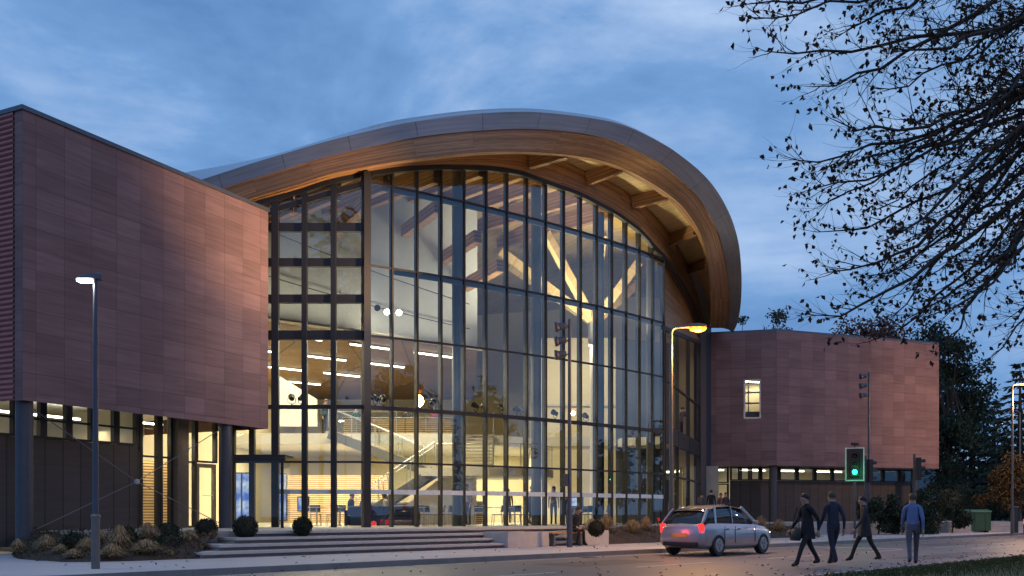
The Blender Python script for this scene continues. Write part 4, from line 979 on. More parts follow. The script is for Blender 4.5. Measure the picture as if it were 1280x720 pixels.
# ------------------------------------------------------------------ cars
def car(name, label, paint, loc, rz, lights):
    o = thing(name, label, 'car', tuple(loc), rz)
    # length along +x (front), half sections: (x, half width, sill z, belt z)
    secs = [(-2.05, 0.62, 0.42, 0.80), (-2.0, 0.74, 0.30, 0.90), (-1.75, 0.82, 0.22, 0.95), (-1.0, 0.86, 0.20, 0.95), (0.0, 0.87, 0.20, 0.93), (0.85, 0.86, 0.20, 0.91), (1.45, 0.84, 0.21, 0.84), (1.85, 0.76, 0.25, 0.74), (2.05, 0.62, 0.32, 0.62)]
    m = MB(); rows = []
    for x, hw, z0, z1 in secs:
        h = z1 - z0
        half = [(0, z0), (hw * 0.86, z0), (hw * 0.97, z0 + h * 0.15), (hw, z0 + h * 0.45), (hw * 0.985, z0 + h * 0.75), (hw * 0.90, z1), (hw * 0.6, z1 + 0.03), (0, z1 + 0.045)]
        rows.append([(x, -y, z) for y, z in half] + [(x, y, z) for y, z in half[::-1][1:-1]])
    m.loft(rows, closed=True); m.face(rows[0]); m.face(rows[-1][::-1])
    body = m.build('body', paint, o, world=False, smooth=True, weld=True)
    cab = [(-1.95, 0.70, 0.93, 0.94), (-1.55, 0.66, 0.94, 1.36), (-1.1, 0.65, 0.94, 1.45), (-0.3, 0.65, 0.94, 1.48), (0.35, 0.64, 0.93, 1.42), (1.15, 0.70, 0.88, 0.90)]
    m = MB(); rows = []
    for x, hw, z0, z1 in cab:
        half = [(0, z0), (hw + 0.06, z0), (hw, z0 + (z1 - z0) * 0.55), (hw * 0.86, z1 - 0.02 * (z1 > 1)), (hw * 0.5, z1 + 0.01), (0, z1 + 0.015)]
        rows.append([(x, -y, z) for y, z in half] + [(x, y, z) for y, z in half[::-1][1:-1]])
    m.loft(rows, closed=True); m.face(rows[0]); m.face(rows[-1][::-1])
    m.build('cabin_glass', CARGLASS, o, world=False, smooth=True, weld=True)
    m = MB(); rows = []
    for x, hw, z in ((-1.62, 0.58, 1.33), (-1.1, 0.585, 1.468), (-0.3, 0.59, 1.50), (0.30, 0.575, 1.445), (0.5, 0.57, 1.37)):
        rows.append([(x, -hw, z - 0.03), (x, -hw * 0.6, z + 0.012), (x, 0, z + 0.02), (x, hw * 0.6, z + 0.012), (x, hw, z - 0.03)])
    m.loft(rows[::-1]); m.build('roof', paint, o, world=False, smooth=True)
    for sx, z1 in ((-0.35, 1.42), ):
        for sy in (-1, 1):
            m = MB(); m.beam((sx, sy * 0.69, 0.95), (sx + 0.05, sy * 0.585, z1 + 0.02), 0.09, 0.03, (1, 0, 0)); m.build('pillar', paint, o, world=False)
    for sy in (-1, 1):
        for a_, b_ in (((-1.93, 0.70, 0.94), (-1.52, 0.585, 1.37)), ((1.12, 0.70, 0.90), (0.34, 0.575, 1.44)), ((-1.25, 0.70, 0.94), (-1.15, 0.59, 1.46))):
            m = MB(); m.beam((a_[0], sy * a_[1], a_[2]), (b_[0], sy * b_[1], b_[2]), 0.11, 0.05, (0, sy, 0)); m.build('pillar', paint, o, world=False, bevel=0.015)
    for sx in (-1.28, 1.25):
        for sy in (-1, 1):
            m = MB(); prof = [(0.20, -0.09), (0.30, -0.10), (0.32, -0.06), (0.32, 0.06), (0.30, 0.10), (0.20, 0.09)]
            m.lathe(prof, (0, 0, 0), 22); m.v = [Matrix.Rotation(R(90), 3, 'X') @ p + V((sx, sy * 0.76, 0.32)) for p in m.v]; wh = m.build('wheel', M['black'], o, world=False)
            m = MB(); m.lathe([(0.02, 0.085), (0.19, 0.105), (0.205, 0.095)], (0, 0, 0), 22)
            for k in range(5):
                a = k * 2 * math.pi / 5; m.beam((0.04 * math.cos(a), 0.04 * math.sin(a), 0.105), (0.19 * math.cos(a), 0.19 * math.sin(a), 0.105), 0.05, 0.03)
            m.v = [Matrix.Rotation(R(-90 * sy), 3, 'X') @ p + V((sx, sy * 0.76, 0.32)) for p in m.v]; m.build('rim', M['steel'], wh, world=False)
    for sy in (-1, 1):
        m = MB(); m.box((-1.955, sy * 0.66, 0.82), (0.14, 0.16, 0.26), sy * 0.4); m.build('tail_light', TAIL, o, world=False, bevel=0.02)
        m = MB(); m.box((1.86, sy * 0.55, 0.62), (0.2, 0.3, 0.13), -sy * 0.4); m.build('headlight', M['led_cool'] if lights else M['steel'], o, world=False, bevel=0.02)
        m = MB(); m.box((0.62, sy * 0.93, 0.98), (0.12, 0.18, 0.12)); m.build('mirror', paint, o, world=False, bevel=0.03)
    m = MB(); m.box((-2.055, 0, 0.62), (0.02, 0.52, 0.11)); m.build('number_plate', PLATE, o, world=False)
    for x_ in (-2.02, 2.0):
        m = MB(); m.box((x_, 0, 0.36), (0.1, 1.22, 0.13)); m.build('bumper', M['black'], o, world=False, bevel=0.03)
    for sy in (-1, 1):
        for x in (-0.42, 0.72, -1.0):
            m = MB(); m.box((x, sy * 0.868, 0.62), (0.012, 0.012, 0.5)); m.build('door_seam', M['black'], o, world=False)
        for x in (-0.22, -0.85):
            m = MB(); m.box((x, sy * 0.872, 0.79), (0.16, 0.025, 0.028)); m.build('door_handle', M['black'], o, world=False)
    return o
PLATE = mat('yellow_plate', (0.55, 0.42, 0.08), 0.5)
CARGLASS = mat('car_glass', (0.012, 0.014, 0.018), 0.05, spec=0.8, var=0.0)
TAIL = emat('tail_light', (1.0, 0.02, 0.02), 2.6)
SILVER = mat('silver_car_paint', (0.42, 0.41, 0.44), 0.3, 0.55, var=0.03, coat=1.0)
DARKP = mat('dark_car_paint', (0.03, 0.035, 0.05), 0.3, 0.4, var=0.03, coat=1.0)
rzr = math.atan2(KD.y, KD.x)
cc = RS(25.6, 16.2, 0.002); car('hatchback_car', 'silver hatchback with red tail lights lit stopped on the road by the kerb', SILVER, cc, rzr, True)
point('tail_glow', cc - KD * 2.5 + V((0, 0, 0.75)), 5, (1, 0.05, 0.05), 0.15)
cc = RS(57.5, 15.6, 0.002); car('hatchback_car', 'dark car with lit tail lights at the right end of the road', DARKP, cc, rzr, True)
# ------------------------------------------------------------------ vegetation
rng = random.Random(11)
def rv(r=1.0):
    while True:
        p = V((rng.uniform(-1, 1), rng.uniform(-1, 1), rng.uniform(-1, 1)))
        if 0.02 < p.length < 1: return p * r
class Leaves:
    """many small separate leaf faces"""
    def __init__(s): s.v = []; s.f = []
    def leaf(s, p, d, side, L, w, fold=0.3):
        b = len(s.v); up = d.cross(side)
        s.v += [p, p + d * L * 0.5 + side * w * 0.5 + up * w * fold, p + d * L, p + d * L * 0.5 - side * w * 0.5 + up * w * fold]
        s.f += [(b, b + 1, b + 2, b + 3)]
    def rand_leaf(s, p, L, w, down=0.0):
        d = rv(); d.z -= down; d.normalize(); sd = d.cross(rv())
        if sd.length < 1e-3: sd = V((1, 0, 0))
        s.leaf(p, d, sd.normalized(), L * rng.uniform(0.7, 1.25), w * rng.uniform(0.7, 1.2))
    def build(s, name, m, parent=None, offset=None):
        me = bpy.data.meshes.new(name); off = offset or V((0, 0, 0))
        me.from_pydata([tuple(p - off) for p in s.v], [], s.f); me.materials.append(m); me.update()
        o = bpy.data.objects.new(name, me); COL.objects.link(o)
        if parent is not None: o.parent = parent
        return o
LM = {}
LM['autumn'] = leaf_mat('brown_leaves', [(0.035, 0.018, 0.012), (0.065, 0.032, 0.018), (0.10, 0.045, 0.022), (0.045, 0.03, 0.018)])
LM['dark'] = leaf_mat('dark_foliage', [(0.012, 0.026, 0.016), (0.022, 0.042, 0.026), (0.035, 0.058, 0.034)])
LM['blue'] = leaf_mat('cedar_foliage', [(0.016, 0.036, 0.036), (0.028, 0.056, 0.056), (0.046, 0.078, 0.074)])
LM['red'] = leaf_mat('red_foliage', [(0.10, 0.022, 0.016), (0.17, 0.045, 0.022), (0.12, 0.055, 0.025)])
LM['olive'] = leaf_mat('olive_foliage', [(0.045, 0.055, 0.028), (0.075, 0.080, 0.040), (0.06, 0.06, 0.035)])
LM['gold'] = leaf_mat('gold_foliage', [(0.05, 0.03, 0.014), (0.08, 0.048, 0.018), (0.04, 0.034, 0.016)])
LM['box'] = leaf_mat('box_foliage', [(0.008, 0.016, 0.008), (0.014, 0.028, 0.014), (0.022, 0.040, 0.018)])
LM['straw'] = leaf_mat('straw_grass', [(0.30, 0.20, 0.11), (0.46, 0.33, 0.18), (0.22, 0.13, 0.07)])
LM['turf'] = leaf_mat('turf_blades', [(0.035, 0.055, 0.014), (0.06, 0.08, 0.022), (0.09, 0.09, 0.03)])
def bez(p0, p1, p2, p3, n):
    out = []
    for i in range(n + 1):
        t = i / n; u = 1 - t; out.append(p0 * u ** 3 + p1 * 3 * u * u * t + p2 * 3 * u * t * t + p3 * t ** 3)
    return out
# ---- the bare autumn tree at the right edge
base = V((8.3, 11.3, 0.12))
tree = thing('autumn_tree', 'almost bare autumn tree with brown leaves reaching over the road from the verge', 'tree', tuple(base))
trunk = MB(); br_ = MB(); lv = Leaves()
tp = [base, base + V((0.02, 0, 1.5)), base + V((-0.05, 0.05, 3.2)), base + V((-0.15, 0, 5.2)), base + V((-0.25, -0.1, 7.5)), base + V((-0.2, -0.2, 10.5))]
trunk.tube(tp, [0.34, 0.27, 0.24, 0.19, 0.13, 0.05], 12)
TIPS = [(889, 6, 9.6), (905, 22, 10.4), (918, 64, 9.8), (978, 108, 10.6), (1005, 150, 9.4), (958, 200, 9.7), (972, 238, 10.6), (985, 290, 11.2), (1000, 250, 10.0), (984, 394, 9.9), (1045, 428, 10.8),
        (1000, 340, 10.4), (1050, 345, 11.6), (1128, 402, 11.4), (1150, 350, 12.4), (1085, 300, 9.2), (1180, 425, 10.4), (1232, 452, 11.6), (1270, 400, 10.2), (1165, 270, 12.6), (1105, 200, 12.2), (1060, 110, 12.6), (1010, 45, 11.6),
        (960, -30, 10.8), (1040, -40, 12.0), (1140, -60, 10.0), (1215, 330, 9.0), (1262, 300, 12.5), (1120, 60, 9.2), (1200, 180, 9.4), (1300, 420, 12), (1240, 240, 10.6), (1110, 395, 12.0), (1065, 260, 11.6), (1025, 205, 11.0), (1190, 80, 11.5), (1160, 395, 9.6), (1205, 385, 12.2), (1095, 345, 10.6)]
def twig(p, d, L, r, depth):
    n = 3 if depth else 5
    pts = [p]; dd = d.copy()
    for i in range(n):
        dd = (dd + rv(0.28) + V((0, 0, 0.10 if depth else 0.05))).normalized(); pts.append(pts[-1] + dd * L / n)
    br_.tube(pts, [r * (1 - 0.72 * i / n) for i in range(n + 1)], 4 if depth == 0 else 3, cap=False)
    if depth == 0:
        k = 0.12
        while k < 1.0:
            i = min(n - 1, int(k * n)); f = k * n - i; q = pts[i].lerp(pts[i + 1], f); t = (pts[i + 1] - pts[i]).normalized()
            a = (t + rv(1.0).normalized() * 0.75 + V((0, 0, 0.22))).normalized()
            twig(q, a, rng.uniform(0.14, 0.42) * (1.25 - 0.5 * k), max(0.0022, r * 0.42), 1)
            k += rng.uniform(0.09, 0.19) / max(0.35, L)
    nl = 0
    if rng.random() < (0.75 if depth else 0.9): nl = rng.choice((1, 1, 2, 2, 3))
    for _ in range(nl): 
        q = pts[-1] if rng.random() < 0.6 else pts[rng.randint(1, n)]
        lv.rand_leaf(q + rv(0.02), 0.068, 0.046, 0.7)
TREE_TIPS = [P(px + (38 * min(1, (1120 - px) / 60.0) if px < 1120 else 0), py, Z) for px, py, Z in TIPS]
for k in range(26):
    a_ = rng.uniform(-1.3, 1.35); r_ = rng.uniform(2.6, 5.2)
    TREE_TIPS.append(base + V((r_ * math.cos(a_), r_ * math.sin(a_), rng.uniform(5.6, 11.5) - 0.25 * r_)))
for k in range(8): TREE_TIPS.append(base + V((rng.uniform(-2.2, 2.2), rng.uniform(-2.2, 2.2), rng.uniform(10.5, 12.6))))
for i, tip in enumerate(TREE_TIPS):
    h0 = min(10.2, max(5.6, tip.z * 0.50 + 4.6 + rng.uniform(-0.6, 0.6)))
    k = (h0 - 0.1) / 10.5
    a = V((base.x - 0.2 * min(1, h0 / 7), base.y, h0)); vec = tip - a
    p1 = a + V((vec.x * 0.28, vec.y * 0.25, vec.length * rng.uniform(0.02, 0.14))) + rv(0.5)
    p2 = a + vec * 0.72 + V((0, 0, -vec.length * rng.uniform(0.0, 0.10))) + rv(0.45)
    pts = bez(a, p1, p2, tip, 16)
    for q in pts[2:-1]: q += rv(0.06)
    r0 = rng.uniform(0.022, 0.046)
    trunk.tube(pts, [r0 * (1 - j / 16) ** 0.8 + 0.005 for j in range(17)], 6, cap=False)
    L = sum((pts[j + 1] - pts[j]).length for j in range(16)); sp = 0.22
    while sp < 1.0:
        j = min(15, int(sp * 16)); q = pts[j].lerp(pts[j + 1], sp * 16 - j); t = (pts[j + 1] - pts[j]).normalized()
        d = (t + rv(1.0).normalized() * 0.62 + V((0, 0, 0.10))).normalized()
        twig(q, d, rng.uniform(0.4, 1.4) * (1.2 - 0.93 * sp), 0.011 * (1.25 - 0.7 * sp), 0)
        sp += rng.uniform(0.10, 0.21) / L
    twig(tip, (pts[-1] - pts[-2]).normalized(), 0.18, 0.005, 0)
trunk.build('trunk', M['bark'], tree); br_.build('branches', M['bark'], tree); lv.build('crown', LM['autumn'], tree, base)
# ---- leafy trees
def leafy(name, loc, h, cr, lm, n, label, cz=0.62, ch=0.40, lumps=18, leaf=0.34, group=None, trunk_r=0.22, cat='tree'):
    loc = V(loc); o = thing(name, label, cat, tuple(loc), 0, group)
    t = MB(); c0 = loc + V((0, 0, h * cz))
    t.tube([loc, loc + V((0.1, 0, h * 0.3)), loc + V((-0.05, 0.1, h * 0.6)), loc + V((0, 0, h * 0.85))], [trunk_r, trunk_r * 0.75, trunk_r * 0.45, 0.04], 8)
    L = Leaves(); cs = []
    for i in range(lumps):
        d = rv().normalized(); f = rng.uniform(0.35, 0.95)
        cs.append((c0 + V((d.x * cr * f, d.y * cr * f, d.z * h * ch * f)), cr * rng.uniform(0.22, 0.46)))
    for c, r in cs:
        s0 = loc + V((0, 0, rng.uniform(0.3, 0.7) * h)); t.tube([s0, s0.lerp(c, 0.55) + V((0, 0, -0.1 * r)), c], [trunk_r * 0.35, trunk_r * 0.2, 0.02], 5, cap=False)
    tot = sum(r * r for c, r in cs)
    for c, r in cs:
        for _ in range(int(n * r * r / tot)):
            d = rv().normalized() * r * (rng.random() ** 0.4) * rng.uniform(0.75, 1.2); L.rand_leaf(c + V((d.x, d.y, d.z * 0.8)), leaf, leaf * 0.6, 0.4)
    t.build('trunk', M['bark'], o); L.build('crown', lm, o, loc)
    return o
def conifer(name, loc, h, rr, lm, label, tiers=16, droop=0.25, n=26, pw=1.0, leaf=0.5):
    loc = V(loc); o = thing(name, label, 'tree', tuple(loc)); t = MB(); L = Leaves()
    t.tube([loc, loc + V((0, 0, h * 0.5)), loc + V((0, 0, h * 0.97))], [0.3, 0.2, 0.03], 8)
    for k in range(tiers):
        f = k / (tiers - 1.0); z = h * (0.08 + 0.90 * f); r = rr * (1 - f) ** pw + 0.25
        nb = max(4, int(9 * (1 - f) + 4))
        for b in range(nb):
            a = 2 * math.pi * (b + rng.random()) / nb; q = r * rng.uniform(0.7, 1.12)
            u = V((math.cos(a), math.sin(a), 0)); p0 = loc + V((0, 0, z)); p1 = p0 + u * q * 0.5 + V((0, 0, 0.05 * q)); p2 = p0 + u * q + V((0, 0, -droop * q))
            t.tube([p0, p1, p2], [0.05, 0.035, 0.01], 4, cap=False)
            for _ in range(int(n * max(0.3, q / rr))):
                g = rng.random() ** 0.7; c = p0.lerp(p1, g * 2) if g < 0.5 else p1.lerp(p2, g * 2 - 1)
                sd = V((-u.y, u.x, 0)) * rng.uniform(-0.35, 0.35) * q * 0.6
                d = (u + V((0, 0, -droop - 0.3)) + rv(0.6)).normalized(); s2 = d.cross(V((0, 0, 1)) + rv(0.5)).normalized()
                L.leaf(c + sd, d, s2, leaf * rng.uniform(0.6, 1.3), leaf * 0.35)
    t.build('trunk', M['bark'], o); L.build('crown', lm, o, loc); return o
leafy('willow_tree', G(972, 85, ZPL), 19.0, 2.4, LM['olive'], 3600, 'thin grey green tree top showing above the far wing near the canopy end', 0.74, 0.25, 34, 0.28)
leafy('birch_tree', G(928, 88, ZPL), 19.0, 1.3, LM['dark'], 700, 'small dark tree top peeping out beside the canopy end', 0.75, 0.24, 10, 0.3)
leafy('maple_tree', G(1088, 82, ZPL), 18.1, 3.8, LM['red'], 8500, 'red leaved autumn tree rising behind the roof of the far wing', 0.74, 0.24, 60, 0.30)
leafy('lime_tree', G(1128, 84, ZPL), 18.0, 2.0, LM['dark'], 2600, 'dark green tree top right of the red one above the far wing', 0.76, 0.23, 26, 0.28)
leafy('oak_tree', G(1186, 76, ZPL), 16.9, 3.4, LM['dark'], 9000, 'broad dark evergreen oak standing at the far wing right end', 0.52, 0.48, 44, 0.34)
leafy('oak_tree', G(1172, 90, ZPL), 19.0, 3.4, LM['dark'], 4200, 'taller dark tree behind the evergreen oak', 0.6, 0.4, 24, 0.36)
conifer('cedar_tree', G(1216, 80, ZPL), 11.8, 4.4, LM['blue'], 'blue grey cedar with drooping layered boughs behind the green container', 15, 0.34, 60, 0.75, 0.62)
conifer('cedar_tree', G(1243, 96, ZPL), 12.0, 4.2, LM['dark'], 'dark low cedar farther back between the blue cedar and the pointed conifer', 13, 0.3, 50, 0.8, 0.62)
conifer('pine_tree', G(1275, 68, ZPL), 11.3, 3.3, LM['dark'], 'tall pointed conifer lit orange by the lamp at the right edge', 20, 0.12, 46, 0.85, 0.5)
conifer('pine_tree', G(1300, 78, ZPL), 13.0, 3.6, LM['dark'], 'second pointed conifer half outside the right edge', 18, 0.15, 40, 0.85, 0.5)
leafy('beech_tree', G(1262, 60, ZP), 5.4, 1.9, LM['gold'], 3000, 'small golden leaved tree under the orange lamp', 0.55, 0.42, 20, 0.2, trunk_r=0.1)
def bush(loc, h, r, lm, n, label, cat='shrub', name='shrub', leaf=0.16, group=None):
    return leafy(name, loc, h, r, lm, n, label, 0.5, 0.48, 14, leaf, group, 0.05, cat)
for px, Z, h, r, lm, lb in ((1098, 52, 2.5, 1.1, 'dark', 'dark rounded shrub right of the green traffic light'), (1122, 53, 2.3, 1.2, 'box', 'dense near black shrub between the two signal poles'), (1150, 52.5, 2.4, 1.1, 'dark', 'leafy shrub behind the slim signal pole'), (1172, 54, 2.6, 1.2, 'olive', 'olive shrub with pale leaves left of the green container'), (1190, 56, 2.2, 1.0, 'dark', 'low dark shrub touching the green container'), (1240, 66, 3.2, 2.0, 'box', 'dark mass of shrub under the white lit lamp'), (1290, 70, 3.0, 2.2, 'box', 'dark shrub at the foot of the pointed conifer'), (1205, 68, 3.4, 2.2, 'dark', 'tall dark shrub behind the green container'), (1176, 64, 3.2, 1.8, 'box', 'deep green shrub below the evergreen oak')):
    bush(G(px, Z, ZP), h, r, LM[lm], 2600, lb)
# street trees farther along the verge, beyond the frame
leafy('lime_tree', RS(31, -8, 0.4), 13, 4.2, LM['olive'], 3500, 'tall lime tree on the verge across the road', 0.62, 0.36, 26, 0.45)
leafy('lime_tree', RS(22, -14, 0.4), 15, 4.6, LM['olive'], 3500, 'broad lime tree deeper in the verge across the road', 0.62, 0.36, 26, 0.45)
leafy('lime_tree', RS(43, -6, 0.4), 12, 3.8, LM['olive'], 3500, 'younger lime tree on the verge towards the crossing', 0.62, 0.36, 26, 0.45)
leafy('oak_tree', V((-15.5, -9, 0.3)), 27, 7.5, LM['dark'], 5000, 'huge old oak on the verge behind the viewer', 0.6, 0.36, 34, 0.7)
leafy('oak_tree', V((-2, -16, 0.3)), 22, 7.0, LM['dark'], 4000, 'spreading oak deeper in the verge behind the viewer', 0.6, 0.36, 30, 0.7)
belt = leafy('lime_tree', RS(-40, -34, 0.3), 14, 5.0, LM['dark'], 2200, 'dark tree in the belt of trees across the road behind the viewer', 0.5, 0.46, 26, 0.7, 'belt of trees behind the viewer')
for k in range(16):
    c = copy_tree(belt); s_ = -30 + k * 10.5; c.location = RS(s_ + rng.uniform(-2, 2), -34 + (max(0, s_ - 50) * 0.33) + rng.uniform(-3, 3), 0.3); c.rotation_euler = (0, 0, rng.uniform(0, 6)); z_ = rng.uniform(0.75, 1.1); c.scale = (z_ * 1.15, z_ * 1.15, z_)
# ---- clipped balls
def ball(px, py, rpx, Z, label):
    c = P(px, py, Z); r = rpx * Z / F
    zb = c.z - r
    o = thing('topiary_ball', label, 'topiary', (c.x, c.y, zb), 0, 'clipped box balls in the planting')
    L = Leaves()
    for _ in range(1500):
        d = rv().normalized(); k = r * rng.uniform(0.86, 1.03); L.rand_leaf(c + V((d.x * k, d.y * k, d.z * k * 0.97)), 0.05, 0.036)
    m = MB(); n_ = 14; rows = [[c + V((0.88 * r * math.cos(a) * math.cos(e), 0.88 * r * math.sin(a) * math.cos(e), 0.88 * r * math.sin(e))) for a in [2 * math.pi * k / n_ for k in range(n_)]] for e in [R(-85 + 17 * j) for j in range(11)]]
    m.loft(rows, closed=True); m.build('stem_mass', M['soil'], o, smooth=True); L.build('foliage', LM['box'], o, V((c.x, c.y, zb)))
ball(92, 679, 13, 23.9, 'small clipped ball near the left column among straw grasses')
ball(210, 668, 15, 25.6, 'tall clipped ball in front of the brown pier')
ball(155, 672, 15, 24.4, 'clipped ball right of the lamp column half hidden by straw grass')
ball(213, 682, 16, 24.6, 'low clipped ball below the one before the brown pier')
ball(258, 661, 13, 26.0, 'clipped ball in front of the glazed door')
ball(307, 659, 15, 26.6, 'clipped ball at the hall entrance lobby')
ball(378, 658, 12, 27.5, 'clipped ball on the forecourt before the left glass bay')
ball(745, 661, 10, 33.4, 'clipped ball growing in the right stone planter')
# ---- ornamental grasses
def tuft(px, py, h, r, Z, label, z=None):
    b = P(px, py, Z)
    if z is not None: b.z = z
    me_v, me_f = [], []
    for _ in range(420):
        a = rng.uniform(0, 2 * math.pi); u = V((math.cos(a), math.sin(a), 0)); e = R(rng.uniform(12, 88)); sd = V((-u.y, u.x, 0)) * 0.006; k_ = rng.uniform(0.75, 1.1)
        ex, ez = math.cos(e) * r * k_, math.sin(e) * h * k_
        p0 = u * 0.3 * ex * rng.random(); p1 = p0 * 0.6 + u * ex * 0.45 + V((0, 0, ez * 0.62)); p2 = u * ex * 0.85 + V((0, 0, ez)); p3 = u * (ex * 1.08 + 0.05) + V((0, 0, ez * rng.uniform(0.55, 0.85)))
        k = len(me_v); me_v += [p0 - sd, p0 + sd, p1 + sd, p1 - sd, p2 + sd, p2 - sd, p3]; me_f += [(k, k + 1, k + 2, k + 3), (k + 3, k + 2, k + 4, k + 5), (k + 5, k + 4, k + 6)]
    me = bpy.data.meshes.new('grass_tuft'); me.from_pydata([tuple(p) for p in me_v], [], me_f); me.materials.append(LM['straw'])
    o = bpy.data.objects.new('grass_tuft', me); COL.objects.link(o); o.location = b
    return tag(o, label, 'grass tuft', 'straw coloured grass tufts in the planting', 'thing')
for px, py, h, r, Z, lb in ((22, 689, 0.30, 0.2, 24.5, 'straw grass tuft at the foot of the left column'), (58, 690, 0.42, 0.36, 24.3, 'large straw grass tuft left of the small clipped ball'), (76, 693, 0.24, 0.25, 23.6, 'low straw tuft just below the large one'), (92, 698, 0.22, 0.3, 22.8, 'straw tuft at the bed edge left of the lamp column'), (108, 691, 0.36, 0.3, 23.6, 'brown straw tuft behind the lamp column'), (140, 698, 0.34, 0.42, 22.9, 'wide straw tuft at the bed edge right of the lamp column'), (150, 688, 0.6, 0.4, 23.9, 'tall straw tuft covering a clipped ball'), (182, 692, 0.34, 0.5, 23.6, 'spreading brown tuft in the middle of the bed'), (211, 696, 0.18, 0.2, 23.9, 'tiny straw tuft beside the step ends'), (185, 676, 0.45, 0.4, 25.0, 'back row straw tuft before the tall windows'), (235, 680, 0.35, 0.4, 25.2, 'brown tuft between the clipped ball and the steps'), (262, 674, 0.3, 0.35, 26.0, 'low tuft under the ball at the glazed door'), (126, 682, 0.4, 0.4, 24.6, 'straw tuft against the dark panelling')):
    tuft(px, py, h, r, Z, lb)
for k in range(12):
    s_ = 28.2 + k * 1.25; q_ = 22.9 + 0.9 * rng.random(); zz = 0.12 + 0.62 * (q_ - 22.2) / 2.5 + 0.05
    p = RS(s_, q_, zz)
    me = tuft(700, 650, rng.uniform(0.35, 0.7), rng.uniform(0.35, 0.55), 30, 'straw grass tuft in the long bank right of the stone planters', None); me.location = p
L = Leaves()
for _ in range(5200):
    if rng.random() < 0.55:
        i = rng.random(); f = rng.random(); a = V((*BEDF[int(i * 7)], 0)).lerp(V((*BEDF[int(i * 7) + 1], 0)), (i * 7) % 1); b = V((*BEDB[int(i * 7)], 0)).lerp(V((*BEDB[int(i * 7) + 1], 0)), (i * 7) % 1)
        p = a.lerp(b, f); p.z = 0.10 + 0.64 * f + 0.10 * math.sin(f * math.pi)
    else:
        f = rng.random(); p = RS(27.5 + 17 * rng.random(), 22.2 + 2.5 * f, 0.10 + 0.64 * f + 0.10 * math.sin(f * math.pi))
    k = 0.5 + 0.5 * math.sin(p.x * 5.1 + 1.3) * math.sin(p.y * 4.3)
    if rng.random() > 0.25 + 0.75 * k: continue
    L.rand_leaf(p + V((0, 0, rng.uniform(0.0, 0.03 + 0.16 * k))), 0.09, 0.05, -0.4)
tag(L.build('ground_cover', leaf_mat('ground_cover_leaves', [(0.03, 0.045, 0.018), (0.07, 0.06, 0.025), (0.12, 0.075, 0.035), (0.05, 0.035, 0.02)])), 'low mixed ground cover and leaf litter in the planting beds', 'plants', kind='stuff')
# ---- verge grass and fallen leaves
L = Leaves()
for _ in range(15000):
    s_ = rng.uniform(17, 36); q_ = VERGEQ - 0.05 - abs(rng.gauss(0, 1.6))
    p = RS(s_, q_); p.z = vz(p.x, p.y) - 0.01
    d = (V((0, 0, 1)) + rv(0.55)).normalized(); sd = d.cross(rv()).normalized(); h = rng.uniform(0.05, 0.12)
    L.leaf(p, d, sd, h, 0.012)
tag(L.build('grass', LM['turf']), 'short rough turf with blades on the near verge', 'grass', kind='stuff')
L = Leaves()
for _ in range(900):
    if rng.random() < 0.6:
        s_, q_ = rng.uniform(16, 38), VERGEQ + rng.gauss(-0.2, 0.9); p = RS(s_, q_); p.z = 0.02 if q_ > VERGEQ else vz(p.x, p.y) + 0.05
    else:
        s_, q_ = rng.uniform(8, 60), rng.uniform(VERGEQ, 22.0); p = RS(s_, q_); p.z = 0.012 if q_ < KERBQ else ZP + 0.012
    d = V((rng.uniform(-1, 1), rng.uniform(-1, 1), 0.12)).normalized(); L.leaf(p, d, V((-d.y, d.x, rng.uniform(-0.2, 0.2))).normalized(), 0.085, 0.055)
tag(L.build('fallen_leaves', leaf_mat('fallen_leaf', [(0.12, 0.06, 0.025), (0.18, 0.10, 0.04), (0.07, 0.04, 0.02)])), 'brown fallen leaves scattered over verge road and pavement', 'leaves', kind='stuff')
